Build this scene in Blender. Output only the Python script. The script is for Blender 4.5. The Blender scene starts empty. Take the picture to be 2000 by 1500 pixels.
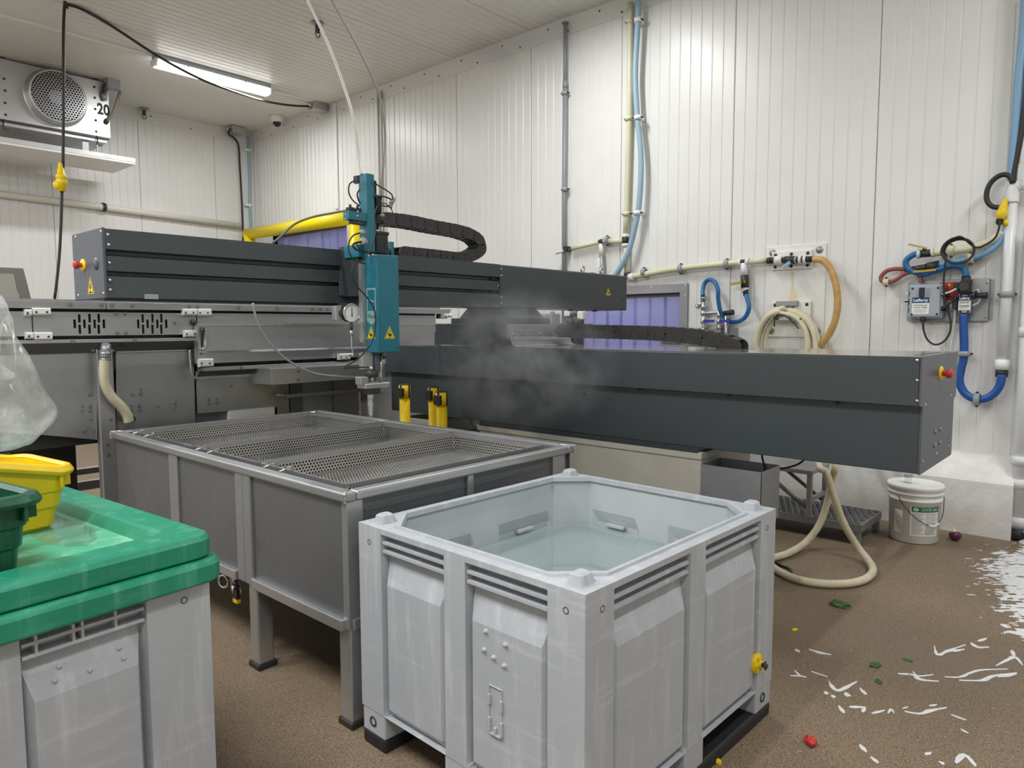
import bpy, bmesh, math, random
from mathutils import Vector, Matrix, noise
random.seed(7)
SC = bpy.context.scene
COL = SC.collection
V = Vector
# ------------------------------------------------------------------ camera
CAM_H, FPX, PITCH, ROLL, TH = 1.4, 1385.0, 0.0821, -0.003, 0.8388
def cam_axes():
    fw = V((math.sin(TH), math.cos(TH), 0)); rt = V((math.cos(TH), -math.sin(TH), 0)); up = V((0, 0, 1))
    F = fw * math.cos(PITCH) - up * math.sin(PITCH); U = up * math.cos(PITCH) + fw * math.sin(PITCH)
    return rt * math.cos(ROLL) + U * math.sin(ROLL), U * math.cos(ROLL) - rt * math.sin(ROLL), F
CR, CU, CF = cam_axes()
cd = bpy.data.cameras.new('camera'); cam = bpy.data.objects.new('camera', cd); COL.objects.link(cam)
cd.sensor_width = 36.0; cd.lens = FPX / 2000.0 * 36.0; cd.clip_start = 0.05; cd.clip_end = 100
cam.matrix_world = Matrix(((CR.x, CU.x, -CF.x, 0), (CR.y, CU.y, -CF.y, 0), (CR.z, CU.z, -CF.z, CAM_H), (0, 0, 0, 1)))
SC.camera = cam
# ------------------------------------------------------------------ world, exposure, lamps
WORLD = bpy.data.worlds.new('world'); SC.world = WORLD; WORLD.use_nodes = True
WORLD.node_tree.nodes['Background'].inputs[0].default_value = (0.8, 0.82, 0.85, 1)
WORLD.node_tree.nodes['Background'].inputs[1].default_value = 0.1
SC.view_settings.view_transform = 'Standard'; SC.view_settings.look = 'None'
SC.view_settings.exposure = 0.06; SC.view_settings.gamma = 1.0; SC.view_settings.use_curve_mapping = False
LAMP_W = 72.0
cy = SC.cycles; cy.max_bounces = 6; cy.diffuse_bounces = 3; cy.glossy_bounces = 3; cy.transmission_bounces = 4; cy.transparent_max_bounces = 12; cy.volume_bounces = 0
cy.caustics_reflective = False; cy.caustics_refractive = False; cy.use_adaptive_sampling = True; cy.adaptive_threshold = .06; cy.volume_step_rate = 2.0; cy.volume_max_steps = 48; cy.sample_clamp_indirect = 4.0
LAMP_COL = (0.985, 0.995, 1.0)
CEIL = 4.386
WX = 5.70      # face of the right wall
WY = 10.53     # face of the left (far) wall
RX0, RY0 = -3.2, -3.4
# (x0, x1, y) of each ceiling lamp: two columns; second and fourth on the left added to even the wall light
LAMPS = [(3.38, 4.74, 8.32), (3.38, 4.74, 3.70), (3.38, 4.74, -0.9), (-1.4, -0.04, 8.32), (-1.4, -0.04, 6.0), (-1.4, -0.04, 3.70), (-1.4, -0.04, 1.4), (-1.4, -0.04, -0.9)]
for x0, x1, y in LAMPS:
    ld = bpy.data.lights.new('lamp_light', 'AREA'); ld.shape = 'RECTANGLE'; ld.size = x1 - x0 - 0.06; ld.size_y = 0.14
    ld.energy = LAMP_W * (.72 if x0 > 0 else 1.0); ld.color = LAMP_COL
    lo = bpy.data.objects.new('lamp_light', ld); COL.objects.link(lo); lo.location = ((x0 + x1) / 2, y, CEIL - 0.135)
ld = bpy.data.lights.new('next_room_light', 'AREA'); ld.shape = 'RECTANGLE'; ld.size = 0.3; ld.size_y = 6.0; ld.energy = 95; ld.color = (0.93, 0.95, 1.0)
lo = bpy.data.objects.new('next_room_light', ld); COL.objects.link(lo); lo.location = (7.6, 6.5, 3.2)

# pixel of the 2000x1500 frame -> point on a plane of the room
def ray(u, v): return CR * ((u - 1000) / FPX) - CU * ((v - 750) / FPX) + CF
def onz(u, v, z): d = ray(u, v); return V((0, 0, CAM_H)) + d * ((z - CAM_H) / d.z)
def onx(u, v, x): d = ray(u, v); return V((0, 0, CAM_H)) + d * (x / d.x)
def ony(u, v, y): d = ray(u, v); return V((0, 0, CAM_H)) + d * (y / d.y)
def W(u, v, d=0.02): return onx(u, v, WX - d)
def L(u, v, d=0.02): return ony(u, v, WY - d)

# ------------------------------------------------------------------ materials
def srgb(h):
    c = [int(h[i:i + 2], 16) / 255 for i in (0, 2, 4)]
    return tuple(x / 12.92 if x <= .04045 else ((x + .055) / 1.055) ** 2.4 for x in c) + (1,)
class NT:
    def __init__(s, name):
        s.m = bpy.data.materials.new(name); s.m.use_nodes = True; s.t = s.m.node_tree; s.n = s.t.nodes
        s.b = s.n['Principled BSDF']; s.out = s.n['Material Output']
    def add(s, typ, **kw):
        n = s.n.new(typ)
        for k, v in kw.items(): setattr(n, k, v)
        return n
    def link(s, a, b): s.t.links.new(a, b)
    def coord(s, scale=(1, 1, 1), kind='Object'):
        tc = s.add('ShaderNodeTexCoord'); mp = s.add('ShaderNodeMapping'); mp.inputs['Scale'].default_value = scale
        s.link(tc.outputs[kind], mp.inputs['Vector']); return mp.outputs[0]
    def noise(s, vec, scale, detail=4, rough=.55):
        n = s.add('ShaderNodeTexNoise'); n.inputs['Scale'].default_value = scale; n.inputs['Detail'].default_value = detail
        n.inputs['Roughness'].default_value = rough; s.link(vec, n.inputs['Vector']); return n.outputs['Fac']
    def ramp(s, fac, stops):
        r = s.add('ShaderNodeValToRGB'); e = r.color_ramp.elements
        while len(e) < len(stops): e.new(.5)
        for i, (p, c) in enumerate(stops):
            e[i].position = p; e[i].color = c if not isinstance(c, (int, float)) else (c, c, c, 1)
        s.link(fac, r.inputs[0]); return r.outputs[0]
    def mix(s, fac, a, b):
        m = s.add('ShaderNodeMix', data_type='RGBA')
        for k, x in ((0, fac), (6, a), (7, b)):
            if hasattr(x, 'is_linked'): s.link(x, m.inputs[k])
            else: m.inputs[k].default_value = x
        return m.outputs[2]
    def bump(s, h, strength=.2, dist=.002):
        b = s.add('ShaderNodeBump'); b.inputs['Strength'].default_value = strength; b.inputs['Distance'].default_value = dist
        s.link(h, b.inputs['Height']); s.link(b.outputs[0], s.b.inputs['Normal'])
def pm(name, col, rough=.5, metal=0.0, col2=None, scale=6, stretch=(1, 1, 1), lo=.35, hi=.7, rough2=None, bump=0, bscale=200, bdist=.001, coat=0, spec=None, kind='Object'):
    t = NT(name); col = srgb(col) if isinstance(col, str) else col
    t.b.inputs['Roughness'].default_value = rough; t.b.inputs['Metallic'].default_value = metal
    t.b.inputs['Base Color'].default_value = col
    if spec is not None: t.b.inputs['Specular IOR Level'].default_value = spec
    if coat: t.b.inputs['Coat Weight'].default_value = coat; t.b.inputs['Coat Roughness'].default_value = .1
    if col2 is not None or rough2 is not None:
        f = t.noise(t.coord(stretch, kind), scale)
        f = t.ramp(f, [(lo, 0.0), (hi, 1.0)])
        if col2 is not None:
            c2 = srgb(col2) if isinstance(col2, str) else col2
            t.link(t.mix(f, col, c2), t.b.inputs['Base Color'])
        if rough2 is not None:
            t.link(t.ramp(f, [(0, rough), (1, rough2)]), t.b.inputs['Roughness'])
    if bump:
        t.bump(t.noise(t.coord((1, 1, 1), kind), bscale, 3), bump, bdist)
    t.m.diffuse_color = col
    return t.m
M = {}
M['wall'] = pm('wall_white', 'edebe3', .3, col2='e6e3da', scale=1.2, bump=.35, bscale=160, bdist=.0012, spec=.6, kind='Generated')
# the wall sheet: white paint with a fine orange peel
def wallmat(name, a, b, rough):
    t = NT(name); c = t.coord()
    t.link(t.mix(t.ramp(t.noise(c, 1.1), [(.3, 0.), (.75, 1.)]), srgb(a), srgb(b)), t.b.inputs['Base Color'])
    t.b.inputs['Roughness'].default_value = rough
    t.bump(t.noise(c, 130, 2), .3, .0015); return t.m
M['wall'] = wallmat('wall_white', 'ececea', 'e4e3df', .33)
M['ceil'] = wallmat('ceiling_white', 'e8e7e3', 'dedcd6', .38)
M['joint'] = pm('joint_sealant', 'b9b3a6', .6, col2='8e877a', scale=3)
M['kerb'] = pm('kerb_paint', 'efeeea', .55, col2='dddbd6', scale=7, bump=.5, bscale=38, bdist=.004)
def floormat():
    t = NT('floor_epoxy_aggregate'); c = t.coord()
    a = t.mix(t.ramp(t.noise(c, 190, 3, .7), [(.36, 0.), (.62, 1.)]), srgb('64533f'), srgb('9f8d77'))
    a = t.mix(t.ramp(t.noise(c, 75, 2, .6), [(.6, 0.), (.72, .55)]), a, srgb('4c3d2f'))
    wet = t.ramp(t.noise(c, .55, 3, .5), [(.38, 0.), (.62, 1.)])
    a = t.mix(wet, a, t.mix(.35, a, srgb('5f4e3d')))
    a = t.mix(t.ramp(t.noise(c, 340, 2, .6), [(.66, 0.), (.75, .7)]), a, srgb('c4b6a2'))
    t.link(a, t.b.inputs['Base Color'])
    t.link(t.ramp(wet, [(0, .62), (1, .4)]), t.b.inputs['Roughness']); t.b.inputs['Specular IOR Level'].default_value = .3
    t.bump(t.noise(c, 170, 3), .5, .003); return t.m
M['floor'] = floormat()
def steel(name, a, b, rough, stretch=(1, 1, 1), bl=None, fine=90, metal=.78):
    t = NT(name); c = t.coord(); cs = t.coord(stretch)
    base = t.mix(t.ramp(t.noise(c, 2.2, 4), [(.3, 0.), (.75, 1.)]), srgb(a), srgb(b))
    if bl: base = t.mix(t.ramp(t.noise(c, 5.5, 2), [(.7, 0.), (.8, .7)]), base, srgb(bl))
    t.link(base, t.b.inputs['Base Color']); t.b.inputs['Metallic'].default_value = metal
    f = t.noise(cs, fine, 3)
    t.link(t.ramp(f, [(.3, max(rough - .04, .05)), (.7, rough + .05)]), t.b.inputs['Roughness'])
    t.bump(f, .02, .001); t.m.diffuse_color = srgb(a); return t.m
M['steel'] = steel('stainless_brushed', 'c3c4c5', 'b1b2b3', .34, (.06, 1, 1))
M['steel_v'] = steel('stainless_upright', 'c3c4c5', 'b1b2b3', .34, (1, 1, .06))
M['steel_tank'] = steel('stainless_tank', '7f8184', '717376', .42, (1, 1, .3), bl='4e4f50', fine=40, metal=.55)
M['steel_bolt'] = pm('dull_bolt_steel', '9b9893', .4, .8)
M['steel_apron'] = steel('stainless_apron', 'b6b8ba', 'a2a4a6', .36, (1, 1, .2), fine=30)
M['steel_bright'] = steel('stainless_bright', 'd2d0cb', 'c2bfb9', .24)
M['steel_dull'] = steel('stainless_dull', 'a9abad', '949698', .45, metal=.65)
M['galv'] = steel('galvanised_sheet', 'cfcfce', 'b2b2b2', .38, fine=16)
M['chrome'] = pm('bright_metal', 'dcdbd8', .18, 1)
M['iron'] = pm('dark_iron', '4a4846', .5, .7)
M['top_plate'] = steel('polished_top_plate', 'bdbcb8', 'b0aeaa', .12)
M['gantry'] = pm('gantry_blue_grey_paint', '42494c', .36, col2='3e4548', scale=1.5, bump=.08, bscale=300)
M['gantry_end'] = pm('gantry_paint_lit_end', '565963', .4, col2='4e515b', scale=2, bump=.08, bscale=300)  # stronger light on the beam end put into a lighter gantry colour
M['groove'] = pm('gantry_groove_paint', '363c3f', .45)
M['pedestal'] = pm('pedestal_beige_paint', 'bdb9ad', .5, col2='aeaa9e', scale=3)
M['teal'] = pm('teal_paint', '1f7284', .4, col2='1b6879', scale=2)
M['grey_teal'] = pm('pale_teal_print', '8aa9ab', .5)
M['black'] = pm('black_plastic', '26262a', .5, col2='1c1c1f', scale=9)
M['rubber'] = pm('black_rubber', '202022', .55)
M['chain'] = pm('cable_chain_plastic', '2c2b2b', .5, col2='3a3836', scale=14)
M['yellow'] = pm('yellow_plastic', 'f2cf12', .38, col2='e2bb0a', scale=7)
M['yellow_rail'] = pm('yellow_guard_sleeve', 'f7e00c', .35)
M['red'] = pm('red_plastic', 'c43a34', .4)
M['white_plastic'] = pm('white_plastic', 'eeeeea', .4)
M['uhmw'] = pm('white_slider_block', 'e8e8e4', .45)
M['grey_plastic'] = pm('grey_plastic', '9a9ea2', .45)
M['grey_pvc'] = pm('grey_pvc_pipe', '8b9195', .45)
M['ivory_pipe'] = pm('ivory_pipe', 'dcdab8', .35, col2='d0cfb0', scale=5)
M['ivory_white'] = pm('cream_white_pipe', 'e4e1d6', .4)
M['box_grey'] = pm('switch_box_grey', 'a7b0ba', .4)
M['ink_red'] = pm('ink_dark_red', '8e241c', .6)
M['blue_pale2'] = pm('sky_blue_hose', '79aed6', .4)
M['blue_pale3'] = pm('dusty_blue_hose', '7fa6c6', .4)
M['white_pipe'] = pm('white_pipe', 'e6e8ea', .35)
M['blue_hose'] = pm('blue_hose', '2b6fa8', .4, col2='25649b', scale=9)
M['blue_pale'] = pm('pale_blue_hose', '96b4c6', .4)
M['cobalt_hose'] = pm('cobalt_hose', '2456a0', .4)
M['red_hose'] = pm('red_hose', '97504e', .5)
M['tan_hose'] = pm('tan_hose', 'cda868', .5, col2='b98f50', scale=12)
M['cream_hose'] = pm('cream_hose', 'e0d9bf', .5, col2='d0c6a6', scale=8)
M['cord'] = pm('black_cord', '242424', .5)
M['cable_grey'] = pm('grey_cable', '7d7a72', .45)
M['cable_white'] = pm('clear_braided_line', 'b9b6ae', .4)
M['brass'] = pm('brass_handle', 'b99a3e', .4, .5)
M['blue_handle'] = pm('blue_lever', '3a3fa8', .4)
M['bucket'] = pm('bucket_white', 'f7f8f5', .35)
M['label_white'] = pm('label_white', 'f4f4f2', .5)
M['label_blue'] = pm('label_blue', '1f3f7d', .5)
M['label_green'] = pm('label_green', '1e7a52', .5)
M['label_yellow'] = pm('label_yellow', 'f0d21e', .45)
M['ink'] = pm('ink_black', '1b1b1b', .6)
M['ink_pale'] = pm('ink_pale_grey', 'bdbdba', .6)
M['ink_grey'] = pm('ink_grey', '9a9a98', .6)
M['red_sign'] = pm('red_notice', 'd8382c', .5)
M['hdpe'] = pm('white_plate', 'eeeeea', .35, col2='e4e2d8', scale=3)
M['stain'] = pm('rust_stain', 'e2d2a2', .5, col2='ece6cf', scale=12)
M['onion'] = pm('onion_skin', '5b2746', .35, col2='7a3a5c', scale=20)
M['onion_root'] = pm('onion_flesh', 'e9d9d3', .5)
M['leaf'] = pm('green_leaf', '3f6a2c', .5, col2='2c4c1e', scale=30)
M['red_scrap'] = pm('red_pepper_flesh', 'c02a22', .35, col2='d8433a', scale=40)
M['pale_scrap'] = pm('pale_scrap', 'b5a68a', .5)
M['foam'] = pm('soap_foam', 'e3e5e7', .7, bump=.6, bscale=90, bdist=.004)
M['hood'] = pm('hood_grey_steel', '86837d', .4, .5)
M['hood_pane'] = pm('hood_grey_pane', 'a29f97', .35)
M['lens'] = pm('dark_lens', '1c1c20', .08)
M['strip_top'] = pm('strip_mount', '6b6766', .5)
M['bin'] = None
def scuffed(name, a, b, scuff, rough, amt=.6):
    t = NT(name); c = t.coord(); s1 = t.coord((9, 9, 1.1)); s2 = t.coord((1.5, 1.5, 14))
    base = t.mix(t.ramp(t.noise(c, 3.0, 4), [(.3, 0.), (.75, 1.)]), srgb(a), srgb(b))
    f1 = t.ramp(t.noise(s1, 2.2, 6, .65), [(.52, 0.), (.8, amt)])
    f2 = t.ramp(t.noise(s2, 2.0, 6, .7), [(.56, 0.), (.82, amt)])
    base = t.mix(f1, base, srgb(scuff)); base = t.mix(f2, base, srgb(scuff))
    t.link(base, t.b.inputs['Base Color']); t.b.inputs['Roughness'].default_value = rough
    t.bump(t.noise(c, 60, 4), .12, .002); t.m.diffuse_color = srgb(a); return t.m
M['bin'] = scuffed('bin_grey_plastic', 'b6babf', 'abafb5', 'd9dcdf', .48, .7)
M['bin_in'] = pm('bin_inside_plastic', 'c3c9cb', .45, col2='b6bdbf', scale=3)
M['lid'] = scuffed('lid_green_plastic', '1c8264', '248f6f', '7cc9ad', .42, .45)
M['lid_in'] = scuffed('lid_green_worn_centre', '3aa67e', '6fbf9d', 'b9dfc9', .45, .85)
M['tote_green'] = scuffed('dark_green_tote', '11553b', '0d4a33', '5d937d', .4, .35)
def glassy(name, tint, refl=.06, milky=0.0, milk=(1, 1, 1, 1), rough=.05, nz=None, ior=1.4, dif=.5):
    t = NT(name); t.n.remove(t.b)
    tr = t.add('ShaderNodeBsdfTransparent'); tr.inputs[0].default_value = tint
    gl = t.add('ShaderNodeBsdfGlossy'); gl.inputs['Roughness'].default_value = rough; gl.inputs[0].default_value = (1, 1, 1, 1)
    tl = t.add('ShaderNodeBsdfTranslucent'); tl.inputs[0].default_value = milk
    df = t.add('ShaderNodeBsdfDiffuse'); df.inputs[0].default_value = milk
    md = t.add('ShaderNodeMixShader'); t.link(tl.outputs[0], md.inputs[1]); t.link(df.outputs[0], md.inputs[2]); md.inputs[0].default_value = dif
    m1 = t.add('ShaderNodeMixShader'); m1.inputs[0].default_value = milky
    t.link(tr.outputs[0], m1.inputs[1]); t.link(md.outputs[0], m1.inputs[2])
    lw = t.add('ShaderNodeLayerWeight'); lw.inputs[0].default_value = .5
    pw = t.add('ShaderNodeMath', operation='POWER'); t.link(lw.outputs['Facing'], pw.inputs[0]); pw.inputs[1].default_value = 4.0
    ad = t.add('ShaderNodeMath', operation='MULTIPLY_ADD'); t.link(pw.outputs[0], ad.inputs[0]); ad.inputs[1].default_value = ior - .8; ad.inputs[2].default_value = refl + .02; ad.use_clamp = True
    m2 = t.add('ShaderNodeMixShader'); t.link(ad.outputs[0], m2.inputs[0]); t.link(m1.outputs[0], m2.inputs[1]); t.link(gl.outputs[0], m2.inputs[2])
    if nz:
        f = t.noise(t.coord(), nz[0], 4); r = t.ramp(f, [(nz[1], milky), (nz[2], nz[3])]); t.link(r, m1.inputs[0])
        bp = t.add('ShaderNodeBump'); bp.inputs['Strength'].default_value = .25; bp.inputs['Distance'].default_value = .01; t.link(f, bp.inputs['Height']); t.link(bp.outputs[0], gl.inputs['Normal'])
    t.link(m2.outputs[0], t.out.inputs[0]); return t.m
M['water'] = glassy('wash_water', (.95, .98, .975, 1), .015, .33, (.72, .86, .83, 1), .02, None, 1.33, .75)
M['strip'] = glassy('pvc_strip', (.70, .71, .95, 1), .04, .36, (.58, .59, .92, 1), .12)
M['bag'] = glassy('clear_polythene', (.985, .985, .985, 1), .0, .10, (.92, .92, .92, 1), .12, (7, .42, .70, .6), 1.2)
M['clear'] = glassy('clear_acrylic', (.92, .93, .93, 1), .05, .05, (.9, .9, .9, 1), .05)
def emit(name, col, s):
    t = NT(name); t.b.inputs['Base Color'].default_value = (.9, .9, .9, 1); t.b.inputs['Emission Color'].default_value = col; t.b.inputs['Emission Strength'].default_value = s; return t.m
M['diffuser'] = emit('lit_diffuser', (1, .98, .95, 1), 5.0)
def perf(name, ax, pitch, hole, metal):
    t = NT(name); tc = t.add('ShaderNodeTexCoord'); sp = t.add('ShaderNodeSeparateXYZ'); t.link(tc.outputs['Object'], sp.inputs[0])
    def mth(op, a, b=None):
        n = t.add('ShaderNodeMath', operation=op)
        for i, x in enumerate((a, b)):
            if x is None: continue
            if hasattr(x, 'is_linked'): t.link(x, n.inputs[i])
            else: n.inputs[i].default_value = x
        return n.outputs[0]
    u = mth('DIVIDE', sp.outputs[ax[0]], pitch); v = mth('DIVIDE', sp.outputs[ax[1]], pitch * 1.732)
    def cell(off):
        a = mth('SUBTRACT', mth('FRACT', mth('ADD', u, off + 100)), .5); b = mth('MULTIPLY', mth('SUBTRACT', mth('FRACT', mth('ADD', v, off + 100)), .5), 1.732)
        return mth('SQRT', mth('ADD', mth('MULTIPLY', a, a), mth('MULTIPLY', b, b)))
    d = mth('MINIMUM', cell(0), cell(.5)); h = mth('LESS_THAN', d, hole)
    t.b.inputs['Base Color'].default_value = srgb(metal); t.b.inputs['Metallic'].default_value = 1; t.b.inputs['Roughness'].default_value = .38
    tr = t.add('ShaderNodeBsdfTransparent'); mx = t.add('ShaderNodeMixShader')
    t.link(h, mx.inputs[0]); t.link(t.b.outputs[0], mx.inputs[1]); t.link(tr.outputs[0], mx.inputs[2]); t.link(mx.outputs[0], t.out.inputs[0]); return t.m
for nm, ax in (('x', (1, 2)), ('y', (0, 2)), ('z', (0, 1))):
    M['perf_' + nm] = perf('perforated_steel_' + nm, ax, .0155, .29, 'd2d0cb')
M['perf_fan'] = perf('perforated_fan_guard', (0, 2), .031, .36, 'a8a8aa')
# ------------------------------------------------------------------ mesh helpers
class MB:
    def __init__(s): s.v = []; s.f = []; s.sm = []
    def add(s, vs, fs, smooth=False):
        b = len(s.v); s.v += [tuple(p) for p in vs]
        for f in fs: s.f.append([b + i for i in f]); s.sm.append(smooth)
        return s
    def box(s, x0, x1, y0, y1, z0, z1):
        p = [(x, y, z) for z in (z0, z1) for y in (y0, y1) for x in (x0, x1)]
        return s.add(p, [(0, 2, 3, 1), (4, 5, 7, 6), (0, 1, 5, 4), (2, 6, 7, 3), (0, 4, 6, 2), (1, 3, 7, 5)])
    def rbox(s, x0, x1, y0, y1, z0, z1, r=.005, n=2):
        bm = bmesh.new(); bmesh.ops.create_cube(bm, size=1)
        for v in bm.verts: v.co = V(((x0 + x1) / 2 + v.co.x * (x1 - x0), (y0 + y1) / 2 + v.co.y * (y1 - y0), (z0 + z1) / 2 + v.co.z * (z1 - z0)))
        bmesh.ops.bevel(bm, geom=bm.edges[:], offset=r, segments=n, affect='EDGES', profile=.5, clamp_overlap=True)
        return s.bm(bm)
    def bm(s, bm, mat=None, smooth=False):
        bm.verts.index_update(); vs = [(mat @ v.co if mat else v.co.copy()) for v in bm.verts]
        s.add(vs, [[v.index for v in f.verts] for f in bm.faces], smooth); bm.free(); return s
    def obox(s, c, ax, ay, az, sx, sy, sz):      # oriented box, full sizes
        c = V(c); p = []
        for k in (-.5, .5):
            for j in (-.5, .5):
                for i in (-.5, .5): p.append(c + V(ax) * (i * sx) + V(ay) * (j * sy) + V(az) * (k * sz))
        return s.add(p, [(0, 2, 3, 1), (4, 5, 7, 6), (0, 1, 5, 4), (2, 6, 7, 3), (0, 4, 6, 2), (1, 3, 7, 5)])
    def prism(s, poly, axis, a0, a1):            # poly in the two other axes, in x,y,z order
        def pt(p, a): return (a, p[0], p[1]) if axis == 'x' else ((p[0], a, p[1]) if axis == 'y' else (p[0], p[1], a))
        n = len(poly); vs = [pt(p, a0) for p in poly] + [pt(p, a1) for p in poly]
        fs = [list(range(n))[::-1], list(range(n, 2 * n))] + [(i, (i + 1) % n, n + (i + 1) % n, n + i) for i in range(n)]
        return s.add(vs, fs)
    def cyl(s, p0, p1, r0, r1=None, n=16, cap=True, smooth=True):
        p0, p1 = V(p0), V(p1); r1 = r0 if r1 is None else r1
        d = (p1 - p0).normalized(); a = d.orthogonal().normalized(); b = d.cross(a)
        vs = [p + (a * math.cos(2 * math.pi * i / n) + b * math.sin(2 * math.pi * i / n)) * r for p, r in ((p0, r0), (p1, r1)) for i in range(n)]
        s.add(vs, [(i, (i + 1) % n, n + (i + 1) % n, n + i) for i in range(n)], smooth)
        if cap: s.add(vs, [list(range(n))[::-1], list(range(n, 2 * n))])
        return s
    def tube(s, pts, r, n=10, sub=6, cap=True, rfun=None):
        pts = [V(p) for p in pts]
        if sub > 1 and len(pts) > 2: pts = catmull(pts, sub)
        t = [(pts[min(i + 1, len(pts) - 1)] - pts[max(i - 1, 0)]).normalized() for i in range(len(pts))]
        a = t[0].orthogonal().normalized(); vs = []
        for i, p in enumerate(pts):
            a = (a - t[i] * a.dot(t[i]))
            a = a.normalized() if a.length > 1e-6 else t[i].orthogonal().normalized()
            b = t[i].cross(a); rr = r if rfun is None else r * rfun(i / (len(pts) - 1), i)
            vs += [p + (a * math.cos(2 * math.pi * k / n) + b * math.sin(2 * math.pi * k / n)) * rr for k in range(n)]
        m = len(pts)
        s.add(vs, [(i * n + k, i * n + (k + 1) % n, (i + 1) * n + (k + 1) % n, (i + 1) * n + k) for i in range(m - 1) for k in range(n)], True)
        if cap: s.add(vs, [list(range(n))[::-1], list(range((m - 1) * n, m * n))])
        return s
    def loft(s, rings, cap0=False, cap1=False, smooth=False, closed=True):
        n = len(rings[0]); vs = [p for r in rings for p in r]; fs = []
        for i in range(len(rings) - 1):
            for k in range(n if closed else n - 1):
                fs.append((i * n + k, i * n + (k + 1) % n, (i + 1) * n + (k + 1) % n, (i + 1) * n + k))
        s.add(vs, fs, smooth)
        if cap0: s.add(vs, [list(range(n))[::-1]])
        if cap1: s.add(vs, [list(range((len(rings) - 1) * n, len(rings) * n))])
        return s
    def lathe(s, prof, o, axis=(0, 0, 1), n=24, smooth=True, cap=False):
        d = V(axis).normalized(); a = d.orthogonal().normalized(); b = d.cross(a); o = V(o)
        rings = [[o + d * h + (a * math.cos(2 * math.pi * k / n) + b * math.sin(2 * math.pi * k / n)) * r for k in range(n)] for r, h in prof]
        return s.loft(rings, cap, cap, smooth)
    def sheet(s, us, vs_, fn, smooth=False):     # grid: fn(u, v) -> point
        m, n = len(us), len(vs_); pts = [fn(u, v) for u in us for v in vs_]
        return s.add(pts, [(i * n + j, (i + 1) * n + j, (i + 1) * n + j + 1, i * n + j + 1) for i in range(m - 1) for j in range(n - 1)], smooth)
    def mesh(s, name, mat):
        me = bpy.data.meshes.new(name); me.from_pydata(s.v, [], s.f)
        me.polygons.foreach_set('use_smooth', s.sm); me.materials.append(mat if not isinstance(mat, str) else M[mat]); me.update(); return me
    def build(s, name, mat, parent=None, bevel=0, fix=True):
        lo = [min(p[i] for p in s.v) for i in range(3)]; hi = [max(p[i] for p in s.v) for i in range(3)]
        c = V(((lo[0] + hi[0]) / 2, (lo[1] + hi[1]) / 2, lo[2]))
        s.v = [(p[0] - c.x, p[1] - c.y, p[2] - c.z) for p in s.v]
        me = s.mesh(name, mat)
        if fix:
            bm = bmesh.new(); bm.from_mesh(me); bmesh.ops.remove_doubles(bm, verts=bm.verts, dist=1e-5); bmesh.ops.recalc_face_normals(bm, faces=bm.faces); bm.to_mesh(me); bm.free()
        o = bpy.data.objects.new(name, me); COL.objects.link(o); o.location = c
        if parent is not None: child(o, parent)
        if bevel:
            md = o.modifiers.new('edge', 'BEVEL'); md.width = bevel; md.segments = 2; md.limit_method = 'ANGLE'; md.angle_limit = .7
        return o
def catmull(p, k):
    out = []
    for i in range(len(p) - 1):
        a, b, c, d = p[max(i - 1, 0)], p[i], p[i + 1], p[min(i + 2, len(p) - 1)]
        for j in range(k):
            t = j / k; out.append(.5 * ((2 * b) + (c - a) * t + (2 * a - 5 * b + 4 * c - d) * t * t + (3 * b - a - 3 * c + d) * t ** 3))
    return out + [p[-1]]
def world_of(o):
    return (world_of(o.parent) @ o.matrix_parent_inverse @ o.matrix_basis) if o.parent else o.matrix_basis.copy()
def child(o, parent):
    o.parent = parent; o.matrix_parent_inverse = world_of(parent).inverted(); return o
def tag(o, label=None, cat=None, group=None, kind=None):
    if label: o['label'] = label
    if cat: o['category'] = cat
    if group: o['group'] = group
    if kind: o['kind'] = kind
    return o
def thing(name, label, cat, loc, group=None):
    o = bpy.data.objects.new(name, None); COL.objects.link(o); o.location = loc; o.empty_display_size = .1
    return tag(o, label, cat, group)
def place(o, me, name, loc, parent=None, rot=None, scale=1.0):   # share mesh data
    n = bpy.data.objects.new(name, me); COL.objects.link(n); mt = Matrix.Translation(V(loc))
    if rot is not None: mt = mt @ rot.to_4x4()
    if scale != 1.0: mt = mt @ Matrix.Scale(scale, 4)
    n.matrix_basis = mt
    if parent is not None: child(n, parent)
    return n
def copy_tree(o, parent=None, off=None):
    c = o.copy(); COL.objects.link(c)
    if parent is not None: c.parent = parent
    if off is not None: c.location = c.location + V(off)
    for ch in list(o.children): copy_tree(ch, c)
    return c
def rot_to(d):      # rotation that takes +Z to d
    return V((0, 0, 1)).rotation_difference(V(d).normalized()).to_matrix()
def rrect(hw, hd, r, z, n=5, cx=0, cy=0):
    out = []
    for sx, sy, a0 in ((1, 1, 0), (-1, 1, 90), (-1, -1, 180), (1, -1, 270)):
        for k in range(n + 1):
            a = math.radians(a0 + 90 * k / n); out.append(V((cx + sx * (hw - r) + r * math.cos(a), cy + sy * (hd - r) + r * math.sin(a), z)))
    return out
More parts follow.
